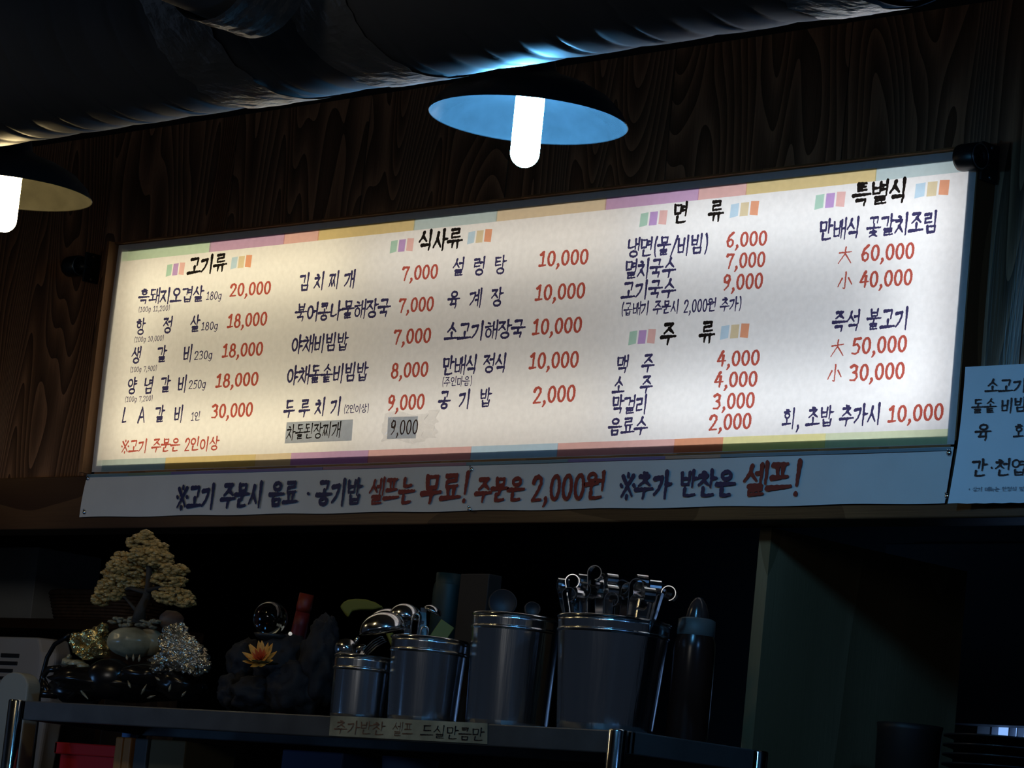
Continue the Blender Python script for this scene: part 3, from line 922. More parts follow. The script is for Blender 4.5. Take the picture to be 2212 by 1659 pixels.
# ------------------------------------------------------------------ black wall brackets with round sockets
def bracket(px, py, ys, plate_x, y0, y1, zc, label):
    c = W(px, py, ys)
    root = empty('wall_bracket', (plate_x, y1, zc), label, 'bracket')
    m = MB(); m.box((plate_x, y0, zc - .042), (plate_x + .007, y1, zc + .036)); m.build('mounting_plate', black_metal, root, bevel=.002)
    m = MB()
    Mx = Matrix.Rotation(PI / 2, 4, 'Y')
    m.lathe([(.0, -.026), (.019, -.028), (.0265, -.027), (.0275, -.02), (.0275, .018), (.0245, .022), (.0225, .012), (.019, .012), (.0, .010)], c, 40, M=Mx)
    m.build('socket', black_metal, root)
    m = MB(); m.lathe([(.0245 + .0012 * math.cos(a), .022 + .0012 * math.sin(a)) for a in np.linspace(0, 2 * PI, 9)], c, 40, M=Mx); m.build('socket_lip', screw_m, root)
    m = MB(); m.tube([c + Vector((.012, 0, 0)), Vector((plate_x - .002, c.y, c.z - .004)), Vector((plate_x + .003, y0 + .018, zc - .004))], .012, 14)
    m.build('arm', black_metal, root)
    for z in (-.033, .027):
        m = MB(); m.lathe([(.0, .0), (.004, .0), (.004, .0015), (.0, .002)], (plate_x + .007, (y0 + y1) / 2, zc + z), 12, M=Matrix.Rotation(PI / 2, 4, 'Y'))
        m.build('screw', screw_m, root)
    return root
screw_m = mat('screw_grey', (0.3, 0.31, 0.33), 0.3, 0.9)
bracket(2099, 339, -.034, FX1 + .002, .002, .056, W(2130, 350, .03).z, 'black round bracket on the upper right corner of the lit menu sign')
lb = W(196, 577, .036)
bracket(163, 575, .018, lb.x, .012, WY - .0005, lb.z, 'black round bracket alone on the dark wall left of the menu sign')

# ------------------------------------------------------------------ pendant lamps
LY, LR = -1.24, 0.171
KL = LR / 0.177


def lamp(x, z, bulb_mat, lining, label):
    root = empty('pendant_lamp', (x, LY, z), label, 'lamp', 'pendant lamps over the counter')
    out_p = [(r * KL, z * KL) for r, z in [(.177, 0), (.165, .022), (.14, .046), (.10, .066), (.06, .079), (.042, .09), (.036, .115), (.030, .14), (.012, .15), (.0, .151)]]
    m = MB(); m.lathe(out_p, n=72)
    o = m.build('shade', black_metal, root); o.matrix_parent_inverse = Matrix()
    inn = [(LR - .0015, .0005)] + [(r * KL, z * KL) for r, z in [(.1635, .020), (.138, .043), (.098, .0625), (.058, .075), (.03, .078), (.0, .078)]]
    m = MB(); m.lathe([(LR, 0), (LR - .0008, -.0012), (LR - .0015, .0005)] + inn[1:], n=72)
    o2 = m.build('shade_lining', lining, o)
    o2.matrix_parent_inverse = Matrix()
    m = MB(); m.lathe([(.0, .073), (.020, .073), (.020, .053), (.0, .052)], n=24)
    o = m.build('bulb_socket', mat('white_socket', (0.7, 0.7, 0.7), 0.4), root); o.matrix_parent_inverse = Matrix()
    prof = [(.0245, .052), (.025, .03), (.025, -.058)] + [(.025 * math.cos(a), -.058 - .025 * math.sin(a)) for a in np.linspace(0.2, PI / 2 - .02, 6)] + [(.0, -.0832)]
    m = MB(); m.lathe(prof, n=28)
    o = m.build('bulb', bulb_mat, root); o.matrix_parent_inverse = Matrix()
    m = MB(); m.tube([(0, 0, .14), (0, 0, 3.05 - z)], .004, 8)
    o = m.build('cord', black_metal, root); o.matrix_parent_inverse = Matrix()
    return root


lining = mat('glossy_grey_lining', (0.09, 0.095, 0.10), 0.25, 0.6, var=0.1, scale=40)
lining_w = mat('dark_olive_lining', (0.06, 0.058, 0.044), 0.3, 0.5, var=0.15, scale=30)  # darker olive lining in the shades of the warm lamps
cool_bulb = mat('cool_led_bulb', (0.9, 0.95, 1), 0.4, emit=(0.13, 0.51, 1.0), strength=185)
cool_bulb_r = mat('cool_led_bulb_far', (0.9, 0.95, 1), 0.4, emit=(0.17, 0.45, 1.0), strength=135)
warm_bulb = mat('warm_led_bulb', (1, 0.95, 0.85), 0.4, emit=(1.0, 0.76, 0.38), strength=44)
lc = W(1141, 259, LY); ll = W(17, 415, LY)
lamp(lc.x, lc.z, cool_bulb, lining, 'black pendant lamp with a cool white tube bulb above the middle of the menu sign')
lamp(ll.x, ll.z, warm_bulb, lining_w, 'black pendant lamp with a warm bulb cut by the left edge of the picture')
lamp(2 * ll.x - lc.x, ll.z, warm_bulb, lining_w, 'black pendant lamp with a warm bulb beyond the left edge of the picture')
lamp(2 * lc.x - ll.x, lc.z, cool_bulb_r, lining, 'black pendant lamp with a cool bulb beyond the right edge of the picture')

# ------------------------------------------------------------------ ventilation ducts
DY, DR = -1.6, 0.235
dz = W(600, 222, DY).z + DR * 1.05 + .004
duct_m = mat('grey_duct_foil', (0.27, 0.27, 0.275), 0.5, 0.35, var=0.12, scale=5)
tape_m = mat('silver_foil_tape', (0.72, 0.71, 0.69), 0.32, 0.75, bump=0.45, bscale=26)
duct = empty('ventilation_duct', (0, DY, dz), 'large dark ribbed ventilation duct running under the ceiling above the menu sign', 'duct')
xe = W(1905, 20, DY).x


def ductring(x, k):
    """radius of the ribbed duct at x and angle k"""
    ph = (x / 0.157 + k / (2 * PI) * 1.0) % 1.0
    g = math.exp(-((ph - .5) / .035) ** 2) + 0.45 * math.exp(-((ph - .98) / .05) ** 2) + 0.45 * math.exp(-((ph + .02) / .05) ** 2)
    return DR * (1 - 0.016 * g + 0.010 * math.sin(ph * PI))


m = MB()
nseg = 96
xs_ = np.arange(-3.05, xe, 0.0075)
vs, fs = [], []
for x in xs_:
    for k in range(nseg):
        a = 2 * PI * k / nseg
        rr = ductring(x, a)
        vs.append((x, DY + rr * math.cos(a), dz + rr * math.sin(a)))
for i in range(len(xs_) - 1):
    for k in range(nseg):
        k2 = (k + 1) % nseg
        fs.append((i * nseg + k, (i + 1) * nseg + k, (i + 1) * nseg + k2, i * nseg + k2))
m.add(vs, fs, 0, True)
m.build('ribbed_tube', duct_m, duct)
# elbow that turns up into the ceiling
m = MB()
path, rad = [], []
Rb = 0.27
for i in range(15):
    a = PI / 2 * i / 14
    path.append((xe - .02 + Rb * math.sin(a), DY, dz + Rb * (1 - math.cos(a)))); rad.append(DR * .985)
path.append((xe - .02 + Rb, DY, 3.05)); rad.append(DR * .985)
m.tube(path, rad, 64)
m.build('elbow', mat('smooth_blue_grey_elbow', (0.16, 0.22, 0.31), 0.5, 0.3), duct)


def tape(x0, x1, seed):
    m = MB()
    n = 14
    vs, fs = [], []
    rnd = random.Random(seed)
    wob = [rnd.uniform(-.006, .006) for _ in range(nseg)]
    for i in range(n + 1):
        u = i / n
        for k in range(nseg):
            a = 2 * PI * k / nseg
            x = x0 + (x1 - x0) * u + (wob[k] if i in (0, n) else 0) + 0.03 * math.sin(a + .6) * 0.3
            rr = DR + .005 + .0009 * math.sin(11 * u + 9 * a + seed) * math.sin(17 * a + seed) + rnd.uniform(-.00035, .00035)
            vs.append((x, DY + rr * math.cos(a), dz + rr * math.sin(a)))
    for i in range(n):
        for k in range(nseg):
            k2 = (k + 1) % nseg
            fs.append((i * nseg + k, (i + 1) * nseg + k, (i + 1) * nseg + k2, i * nseg + k2))
    m.add(vs, fs, 0, False)
    m.build('foil_tape', tape_m, duct)
tape(W(500, 215, DY).x, W(622, 200, DY).x, 3)
tape(W(792, 185, DY).x, W(915, 180, DY).x, 8)
tape(W(1745, 42, DY).x, W(1885, 35, DY).x, 5)
# branch duct coming towards the room from the front of the large one
bc = W(535, 68, DY - DR - .02)
BRAD = 0.115
branch = empty('branch_duct', (bc.x, DY - DR, bc.z + BRAD), 'smaller smooth duct joining the large ventilation duct from the front with crinkled tape', 'duct')
m = MB()
path = [(bc.x, DY - DR * .9 - 0.02 - t_ * 1.6, bc.z + BRAD + .10 * t_) for t_ in np.linspace(0, 1, 20)]
m.tube(path, [BRAD * (1 - .015 * (i == 6)) for i in range(20)], 48)
m.build('smooth_tube', mat('branch_duct_grey', (0.40, 0.40, 0.41), 0.42, 0.5, var=0.12, scale=8), branch)
m = MB()
vs, fs = [], []
n = 12
for i in range(n + 1):
    for k in range(64):
        a = 2 * PI * k / 64
        rr = BRAD + .004 + .001 * math.sin(7 * a + i) * math.sin(13 * a) + .0004 * (i % 3)
        vs.append((bc.x + rr * math.cos(a), DY - DR * .9 - .018 - .11 * i / n, bc.z + BRAD + rr * math.sin(a)))
for i in range(n):
    for k in range(64):
        k2 = (k + 1) % 64
        fs.append((i * 64 + k, (i + 1) * 64 + k, (i + 1) * 64 + k2, i * 64 + k2))
m.add(vs, fs)
m.build('foil_tape', tape_m, branch)

# ------------------------------------------------------------------ steel rack under the sign
RY = -0.4
rc0, rc1 = W(50, 1513, RY), W(1366, 1579, RY)
RZ = (rc0.z + rc1.z) / 2
RX0, RX1, RB = rc0.x, rc1.x, -0.035
LZ = 1.22                                                  # lower tier
rack = empty('steel_rack', ((RX0 + RX1) / 2, (RY + RB) / 2, 0), 'long steel shelf rack with tube legs carrying the ornament and the utensil buckets', 'rack')
m = MB(); m.box((RX0, RY, RZ - .045), (RX1, RY + .012, RZ)); m.box((RX0, RB - .012, RZ - .045), (RX1, RB, RZ)); m.box((RX0, RY, RZ - .045), (RX0 + .012, RB, RZ)); m.box((RX1 - .012, RY, RZ - .045), (RX1, RB, RZ))
m.box((RX0, RY, RZ - .006), (RX1, RB, RZ - .0005))
m.build('top_shelf', shelf_steel, rack, bevel=.003)
m = MB(); m.box((RX0 + .02, RY + .01, LZ - .04), (RX1 - .02, RB - .01, LZ)); m.build('lower_shelf', shelf_steel, rack, bevel=.003)
for x, y in ((RX0 - .02, RY - .004), (RX1 - .018, RY - .021), (RX1 - .012, RB + .021), (RX0 - .02, RB + .004)):
    m = MB(); m.lathe([(.0, 0), (.0185, 0), (.0185, RZ - .003), (.0165, RZ), (.0, RZ + .0005)], (x, y, 0), 28); m.build('leg', steel, rack)
# handwritten tape on the front edge of the shelf
ty = RY - .0012
q = [W(714, 1548, ty), W(1053, 1566, ty), W(1050.5, 1607, ty), W(708.6, 1589, ty)]
lt = empty('label_tape', q[3], 'yellowed paper tape with handwriting stuck on the front edge of the steel shelf', 'tape')
m = MB()
n = 20
vs, fs = [], []
for i in range(n + 1):
    u = i / n
    a, b = q[3].lerp(q[2], u), q[0].lerp(q[1], u)
    a.z, b.z = max(a.z, RZ - .044), RZ + .0006
    if i in (0, n):
        a.x += .003
    vs += [a, b, b + Vector((0, .02, .0006))]
for i in range(n):
    fs += [(3 * i, 3 * i + 3, 3 * i + 4, 3 * i + 1), (3 * i + 1, 3 * i + 4, 3 * i + 5, 3 * i + 2)]
m.add(vs, fs)
m.build('paper_strip', mat('yellowed_tape', (0.40, 0.36, 0.24), 0.4, var=0.4, scale=14), lt)
m = MB(); write(m, '추가반찬', 724, 1570, 832, 1575, 27, 0.05, ty - .0008); write(m, '셀프', 848, 1575, 892, 1578, 29, 0.045, ty - .0008)
m.build('red_handwriting', mat('faded_red_marker', (0.20, 0.10, 0.06), 0.5, var=0.5, scale=90), lt)
m = MB(); write(m, '드실만큼만', 910, 1579, 1046, 1587, 27, 0.042, ty - .0008)
m.build('black_handwriting', MARK, lt)

VR = Vector((r_.x, r_.y, 0)).normalized()                  # level directions across and along the view
VF = Vector((f_.x, f_.y, 0)).normalized()
MV = Matrix((VR, VF, Vector((0, 0, 1)))).transposed()      # local x across the view


# ------------------------------------------------------------------ utensil buckets
def bucket(px, py, hw, yc, label, taper=0.86, bead2=True, name='utensil_bucket'):
    c = W(px, py, yc)
    r = hw * mpp(c)
    h = c.z - RZ
    root = empty(name, (c.x, yc, RZ), label, 'bucket', 'steel utensil buckets')
    rb = r * taper
    def R(t):
        return rb + (r - rb) * t
    prof = [(.0, .001), (rb - .006, .001), (rb, .006)]
    for i in range(1, 12):
        prof.append((R(i / 12), h * i / 12))
    hb = h - .030
    prof = [p for p in prof if p[1] < hb - .010]
    q0, q1 = R((hb - .004) / h), R((hb + .004) / h)
    prof += [(R((hb - .0045) / h), hb - .0045), (q0, hb - .004), (q0 + .002, hb - .0025), (q0 + .0028, hb), (q1 + .002, hb + .0025), (q1, hb + .004), (R((hb + .0045) / h), hb + .0045)]
    prof += [(R((h - .012) / h), h - .012), (R(.985), h - .006)]
    inn = [(R(.98) - .0015, h - .004), (rb - .002, .008), (.0, .004)]
    m = MB(); m.lathe(prof + [(R(.985) - .0015, h - .006)] + inn[1:], n=72)
    o = m.build('body', bucket_steel, root); o.matrix_parent_inverse = Matrix()
    m = MB()
    m.lathe([(R(1) + .0035 * math.cos(a) - .001, h - .003 + .0035 * math.sin(a)) for a in np.linspace(0, 2 * PI, 11)], n=72)
    o = m.build('rim', steel, root); o.matrix_parent_inverse = Matrix()
    return c, r, h, root


b1 = bucket(786, 1418, 62, -.30, 'smallest steel bucket with spoons and a fork at the left of the row', 0.97)
b2 = bucket(929, 1380, 83, -.255, 'medium steel bucket holding round ladles with their bowls up', 0.9)
b3 = bucket(1117, 1332, 96, -.19, 'dark tall steel bucket behind the biggest one, holding skimmers', 0.92)
b4 = bucket(1328, 1339, 122, -.235, 'biggest steel bucket full of hooked ladle handles', 0.84)


def hook(px, py, turn, back, label, w=.023, rad=.0145, lean=0.0):
    """a flat steel ladle handle standing in the bucket with its end rolled into a hanging hook"""
    cc, rr, hh, _ = b4
    base = Vector((cc.x, cc.y, 0)) + VF * back
    top = W(px, py, base.y)
    lim = rr * .80
    off = Vector((top.x - cc.x, top.y - cc.y, 0))
    a = turn
    side = (VR * math.cos(a) + VF * math.sin(a)).normalized()
    fw = Vector((0, 0, 1)).cross(side)
    if fw.dot(VF) > 0:
        fw = -fw
    b = Vector((cc.x, cc.y, RZ + .012)) + off * min(1, .62 * lim / max(off.length, 1e-4)) * .8
    zt = top.z - rad
    neck = Vector((top.x, top.y, zt)) - fw * rad
    path = [b.lerp(neck, t) for t in (0, .35, .7, 1.0)]
    cen = Vector((top.x, top.y, zt))
    for k in range(1, 15):
        th = PI - k * (1.45 * PI / 14)
        path.append(cen + fw * (rad * math.cos(th)) + Vector((0, 0, rad * math.sin(th))))
    m = MB()
    ws = [w * .55, w * .6, w * .75] + [w] * (len(path) - 3)
    m.strap(path, side, ws, .0016)
    root = empty('ladle', b, label, 'ladle', 'ladles standing in the biggest bucket')
    m.build('handle', steel, root)
    m = MB()
    m.blob(b + Vector((0, 0, .010)), (.012, .012, .009), 2)
    m.build('bowl_neck', steel, root)


HOOKS = [
    (1303, 1252, .35, .07, 'hooked ladle handle at the back of the biggest bucket right behind the tallest ring'),
    (1362, 1262, .6, .065, 'hooked ladle handle at the back of the biggest bucket under the bright topped one'),
    (1272, 1262, .9, -.03, 'hooked ladle handle half turned, just left under the tallest ring'),
    (1402, 1270, .25, -.04, 'short flat hooked ladle handle at the right front of the biggest bucket'),
    (1217, 1250, .15, .02, 'hooked ladle handle at the left edge of the biggest bucket, flat side forward'),
    (1240, 1242, 1.35, -.02, 'hooked ladle handle seen edge on, second from the left in the biggest bucket'),
    (1262, 1241, .1, .05, 'hooked ladle handle with flat side forward, just left of the tallest ring'),
    (1289, 1223, 1.25, -.01, 'tallest hooked ladle handle, a big ring rising above the others'),
    (1322, 1240, .25, .03, 'bright flat hooked ladle handle just right of the tallest ring'),
    (1350, 1254, 1.1, .01, 'dark ring shaped hooked ladle handle in the middle of the biggest bucket'),
    (1387, 1242, .2, .06, 'hooked ladle handle with a bright top edge, highest on the right of the biggest bucket'),
    (1380, 1251, 1.2, -.02, 'ring shaped hooked ladle handle in front of the bright topped one'),
    (1416, 1254, .1, .02, 'flat hooked ladle handle with a blue glint at the right of the biggest bucket'),
    (1448, 1267, 1.3, .0, 'hooked ladle handle leaning out at the far right of the biggest bucket'),
    (1252, 1270, .5, -.05, 'short hooked ladle handle low at the left front of the biggest bucket'),
    (1322, 1264, .3, -.03, 'lower flat hooked ladle handle right under the bright flat one'),
    (1326, 1280, 1.2, -.07, 'low dark ring shaped ladle handle at the front middle of the biggest bucket'),
    (1381, 1286, .8, -.06, 'low twisted ladle handle at the front right of the biggest bucket'),
    (1234, 1270, 1.2, -.06, 'low ring shaped ladle handle near the left rim of the biggest bucket'),
    (1434, 1262, 1.0, .05, 'hooked ladle handle half hidden behind the leaning one on the right'),
]
for hk in HOOKS:
    hook(*hk)


# ladles with their bowls up in the medium bucket
def ladle_up(px, py, rx, label, tilt=0.35, yoff=0.0, depth=.55):
    cc = b2[0]
    c = W(px, py, cc.y + yoff)
    r = rx * mpp(c)
    base = Vector((cc.x, cc.y + .2 * yoff, RZ + .012))
    root = empty('ladle', base, label, 'ladle', 'ladles standing in the medium bucket')
    T = Matrix.Rotation(tilt, 3, VF) @ MV
    m = MB()
    prof = [(r * math.cos(a), r * depth * math.sin(a)) for a in np.linspace(0, PI / 2 - .02, 12)] + [(.0, r * depth)]
    inner = [(p[0] * .97, p[1] * .96 - .001) for p in prof]
    m.lathe(inner[::-1] + prof, n=40, M=T.to_4x4())
    o = m.build('ladle_bowl', steel, root)
    for v in o.data.vertices:
        v.co += c
    m = MB()
    neck = c + T @ Vector((-r * .96 if px > 900 else r * .96, 0, 0))
    m.strap([base, base.lerp(neck, .6), neck + Vector((0, 0, -.01)), neck], VR, [.010, .010, .012, .014], .0022)
    m.build('handle', steel, root)


ladle_up(829, 1364, 53, 'shiny ladle bowl bulging at the left over the small bucket', -.22, -.055, .80)
ladle_up(838, 1345, 44, 'ladle bowl just behind the leftmost shiny one', -.22, .035, .72)
ladle_up(876, 1334, 36, 'brightest ladle bowl at the top of the medium bucket', .1, .0, .86)
ladle_up(934, 1322, 21, 'small ladle bowl at the upper right of the medium bucket', .35, .045, .7)
for px, py, lab in ((899, 1328, 'thin wire handle with a rounded end in the middle of the medium bucket'), (918, 1355, 'lower wire handle with a rounded end near the rim of the medium bucket')):
    c = W(px, py, b2[0].y - .02)
    w_ = 8 * mpp(c)
    zb = RZ + .02
    m = MB()
    pth = [c - VR * w_ + Vector((0, 0, zb - c.z))] + [c + VR * (w_ * math.cos(a)) + Vector((0, 0, w_ * 1.2 * math.sin(a) - w_)) for a in np.linspace(PI, 0, 12)] + [c + VR * w_ * .6 + Vector((0, 0, zb - c.z))]
    m.tube(pth, .0022, 8)
    tag(m.build('wire_handle', steel), lab, 'utensil handle')
# a yellow green plastic card and scoop
c = W(957, 1362, b2[0].y + .01)
m = MB(); T = Matrix.Rotation(.5, 4, VF) @ MV.to_4x4()
m.box((-.017, -.0015, -.10), (.017, .0015, .018), M=Matrix.Translation(c) @ T)
tag(m.build('plastic_spatula', mat('yellow_green_plastic', (0.17, 0.18, 0.03), 0.45), bevel=.003), 'yellow green plastic spatula end sticking out of the medium bucket', 'spatula')


# spoons and a fork in the small bucket
def spoon(px, py, rx, ry, lean, label, yoff=0.0):
    cc = b1[0]
    c = W(px, py, cc.y + yoff)
    k = mpp(c)
    base = Vector((cc.x, cc.y + yoff * .3, RZ + .012)) + VR * .01 * (1 if lean < 0 else -1)
    root = empty('spoon', base, label, 'spoon', 'spoons in the small bucket')
    m = MB()
    T = Matrix.Rotation(lean, 4, VF) @ MV.to_4x4()
    n1, n2 = 10, 20
    vs, fs = [], []
    for i in range(n1 + 1):
        for j in range(n2):
            a = 2 * PI * j / n2
            u = i / n1
            x, z = rx * k * u * math.cos(a), ry * k * u * math.sin(a) * (1 - .12 * math.sin(a))
            y = -(1 - u * u) * rx * k * .55
            vs.append(c + (T.to_3x3() @ Vector((x, y, z))))
    for i in range(n1):
        for j in range(n2):
            j2 = (j + 1) % n2
            fs.append((i * n2 + j, i * n2 + j2, (i + 1) * n2 + j2, (i + 1) * n2 + j))
    m.add(vs, fs, 0, True)
    m.build('spoon_bowl', steel, root)
    nk = c + T.to_3x3() @ Vector((0, 0, -ry * k * .97))
    m = MB(); m.strap([base, base.lerp(nk, .5), nk], VR, [.014, .010, .007], .002)
    m.build('handle', steel, root)


spoon(746, 1401, 23, 25, -.25, 'soup spoon with its bowl up at the left rim of the small bucket', -.02)
spoon(770, 1384, 5, 12, .4, 'thin spoon seen edge on in the middle of the small bucket', .0)
spoon(780, 1400, 8, 13, .9, 'small spoon lying low behind the fork in the small bucket', .03)
cc = b1[0]
froot = empty('fork', (cc.x, cc.y, RZ + .012), 'fork with long parallel tines leaning right out of the small bucket', 'fork')
p0, p1 = W(786, 1412, cc.y - .025), W(832, 1377, cc.y - .025)
m = MB()
ax = (p1 - p0).normalized(); pe = ax.cross(VF).normalized()
for k in range(4):
    o_ = pe * (k - 1.5) * .0048
    m.tube([p0 + o_ * .9, p0.lerp(p1, .5) + o_ + Vector((0, 0, .004)), p1.lerp(p0, .1) + o_, p1 + o_ * .8 - Vector((0, 0, .004))], [.0016, .0016, .0014, .0006], 8)
m.build('tines', steel, froot)
m = MB(); m.strap([Vector((cc.x, cc.y, RZ + .012)), p0 - ax * .012 - Vector((0, 0, .004)), p0 + ax * .003], pe, [.012, .012, .019], .002)
m.build('handle', steel, froot)
# skimmers in the dark bucket
for px, py, rx, lab in ((1086, 1302, 29, 'round skimmer rim arching over the dark bucket'), (1150, 1316, 16, 'small dark skimmer at the right of the dark bucket')):
    c = W(px, py, b3[0].y)
    k = mpp(c)
    root = empty('skimmer', (b3[0].x, b3[0].y, RZ + .012), lab, 'skimmer')
    m = MB()
    m.tube([c + VR * (rx * k * math.cos(a)) + Vector((0, 0, rx * k * math.sin(a))) + VF * .02 * math.sin(a) for a in np.linspace(0, 2 * PI, 36)], .0022, 8, caps=False)
    m.build('ring', MATS['dark_wire_mesh'] if 'dark_wire_mesh' in MATS else mat('dark_wire_mesh', (0.05, 0.05, 0.055), 0.5, 0.7), root)
    m = MB(); m.lathe([(rx * k * .98 * t, -.25 * rx * k * (1 - t * t)) for t in np.linspace(1, 0.02, 8)], c, 32, M=Matrix.Rotation(PI / 2, 4, VR) @ MV.to_4x4())
    m.build('mesh_dish', mat('dark_wire_mesh', (0.05, 0.05, 0.055), 0.5, 0.7), root)
    m = MB(); m.tube([c - Vector((0, 0, rx * k)), Vector((b3[0].x, b3[0].y, RZ + .012))], .004, 10); m.build('handle', steel, root)

# squeeze bottle right of the buckets
c = W(1503, 1372, -.12)
k = mpp(c)
sq = empty('squeeze_bottle', (c.x, -.12, RZ), 'dark sauce squeeze bottle with a pale cone cap right of the biggest bucket', 'bottle')
rb = 46 * k
hz = c.z - RZ
m = MB(); m.lathe([(.0, 0), (rb - .004, 0), (rb, .005), (rb, hz * .86), (rb * .97, hz * .93), (rb * .86, hz)], n=40)
o = m.build('bottle_body', mat('dark_sauce_plastic', (0.030, 0.012, 0.008), 0.22), sq); o.matrix_parent_inverse = Matrix()
m = MB(); m.lathe([(rb * .88, hz - .002), (rb * .9, hz + .002), (rb * .88, hz + 32 * k), (rb * .7, hz + 36 * k), (.0, hz + 37 * k)], n=40)
o = m.build('collar', mat('grey_white_cap', (0.09, 0.095, 0.09), 0.5), sq); o.matrix_parent_inverse = Matrix()
m = MB(); m.lathe([(rb * .56, hz + 36 * k), (rb * .5, hz + 52 * k), (rb * .38, hz + 68 * k), (rb * .2, hz + 80 * k), (.0, hz + 83 * k)], n=32)
o = m.build('cone_cap', mat('brownish_clear_cap', (0.05, 0.03, 0.025), 0.2), sq); o.matrix_parent_inverse = Matrix()

# things standing behind the buckets
c0, c1 = W(640, 1392, -.056), W(663, 1283, -.056)
k = mpp(c0)
rbt = empty('red_bottle', (c0.x, -.056, RZ), 'tall red plastic bottle leaning behind the dark rock ornament', 'bottle')
ax = c1 - c0
bt = c0 - ax * ((c0.z - RZ) / ax.z)
m = MB(); m.tube([bt + Vector((0, 0, .004)), bt.lerp(c1, .4), bt.lerp(c1, .75), bt.lerp(c1, .86)], [16 * k, 17 * k, 17 * k, 16 * k], 28)
m.build('bottle_body', mat('red_plastic', (0.14, 0.005, 0.005), 0.5), rbt)
m = MB(); m.tube([bt.lerp(c1, .861), bt.lerp(c1, .90), c1], [16 * k, 17 * k, 16 * k], 28)
m.build('cap', mat('red_orange_cap', (0.18, 0.014, 0.004), 0.5), rbt)
out_ = [(734, 1310), (742, 1300), (752, 1295), (768, 1293), (790, 1294), (812, 1301), (828, 1312), (806, 1317), (778, 1317), (760, 1320), (752, 1334), (746, 1328)]
m = MB()
fr_ = [W(px, py, -.115) for px, py in out_]
bk_ = [p + VF * .03 for p in fr_]
nn = len(fr_)
m.add(fr_ + bk_, [tuple(range(nn))[::-1], tuple(range(nn, 2 * nn))] + [(i, (i + 1) % nn, (i + 1) % nn + nn, i + nn) for i in range(nn)])
sc_ = empty('plastic_scoop', W(770, 1500, -.10), 'yellow green plastic scoop curving behind the medium bucket', 'scoop')
m.build('scoop_blade', MATS['yellow_green_plastic'], sc_, bevel=.004)
p_ = W(818, 1312, -.09)
m = MB(); m.tube([W(905, 1520, -.06), p_], .008, 12); m.build('handle', MATS['yellow_green_plastic'], sc_)
c = W(972, 1240, -.09)
k = mpp(c)
tb = empty('teal_bottle', (c.x, -.09, RZ), 'dark teal bottle standing behind the medium bucket', 'bottle')
m = MB(); h_ = c.z - RZ; m.lathe([(.0, 0), (33 * k, 0), (33 * k, h_ * .90), (31 * k, h_ * .93)], n=32)
o = m.build('bottle_body', mat('teal_plastic', (0.006, 0.026, 0.026), 0.5), tb); o.matrix_parent_inverse = Matrix()
m = MB(); m.lathe([(31 * k, h_ * .93), (29 * k, h_ * .94), (29 * k, h_), (.0, h_ + .001)], n=32); o = m.build('cap', MATS['teal_plastic'], tb); o.matrix_parent_inverse = Matrix()
c = W(1040, 1242, -.085)
m = MB(); m.box((-.045, -.02, RZ), (.045, .02, c.z), M=Matrix.Translation((c.x, -.085, 0)))
tag(m.build('carton', mat('brown_carton', (0.025, 0.018, 0.014), 0.7), bevel=.002), 'dull brown carton standing behind the tall dark bucket', 'carton')

# ------------------------------------------------------------------ tree ornament on its carved stand
OY = -.21
gold = mat('golden_stone', (0.62, 0.48, 0.20), 0.12, 0.85, var=0.4, scale=45, bump=0.6, bscale=70)
leafm = mat('olive_golden_foliage', (0.44, 0.29, 0.10), 0.36, 0.15, var=0.4, scale=60, bump=0.4, bscale=120)
pearl = mat('glittering_shell_rock', (0.55, 0.49, 0.38), 0.10, 0.9, var=0.4, scale=38, bump=1.0, bscale=55)
jade = mat('jade_pot', (0.33, 0.30, 0.19), 0.25, var=0.35, scale=16)
lacquer = mat('black_lacquer', (0.010, 0.008, 0.007), 0.22)
bark = mat('dark_bark', (0.035, 0.028, 0.02), 0.7, bump=0.5, bscale=40)
oc = W(270, 1500, OY)
orn = empty('tree_ornament', (oc.x, OY, RZ), 'golden stone tree ornament with jade pot and glittering rocks on a black carved stand', 'ornament')
rnd = random.Random(4)
PADS = [(318, 1155, 11, 8, 0), (308, 1172, 32, 17, 0), (341, 1182, 20, 10, .02), (326, 1204, 50, 19, 0), (264, 1205, 19, 12, -.01), (295, 1227, 62, 18, 0), (243, 1239, 19, 15, -.01), (377, 1231, 27, 13, .01),
        (277, 1248, 46, 13, 0), (366, 1253, 39, 13, .01), (252, 1263, 34, 13, -.01), (300, 1262, 30, 8, .02), (238, 1279, 30, 18, -.02), (216, 1296, 18, 11, -.02), (376, 1288, 44, 18, .01), (400, 1302, 18, 8, .02)]
for px, py, rx, ry, dy in PADS:
    c = W(px, py, OY + dy)
    k = mpp(c)
    m = MB()
    n = max(18, int(rx * ry * .22))
    for i in range(n):
        a, q_ = rnd.uniform(0, 2 * PI), math.sqrt(rnd.random())
        ox, oz = rx * q_ * math.cos(a), ry * q_ * math.sin(a)
        oy = rnd.uniform(-.7, .4) * min(rx, 26) * math.sqrt(max(0.05, 1 - q_ * q_))
        p = c + VR * ox * k + VF * oy * k + Vector((0, 0, oz * k))
        s = rnd.uniform(3.4, 7.0) * k
        m.blob(p, (s * 1.5, s * 1.5, s * .85), 1, 0.25, 2.0, i, smooth=rnd.random() < .6)
    m.build('foliage_tier', leafm, orn)
def B(px, py, dy=0.0):
    return W(px, py, OY + dy)
k = mpp(oc)
m = MB()
m.tube([B(299, 1345), B(303, 1318), B(316, 1290, .005), B(322, 1262), B(322, 1225), B(318, 1180)], [16 * k, 12 * k, 9 * k, 8 * k, 6 * k, 3 * k], 12)
m.tube([B(318, 1280), B(280, 1270), B(240, 1285)], [6 * k, 4 * k, 2.5 * k], 8)
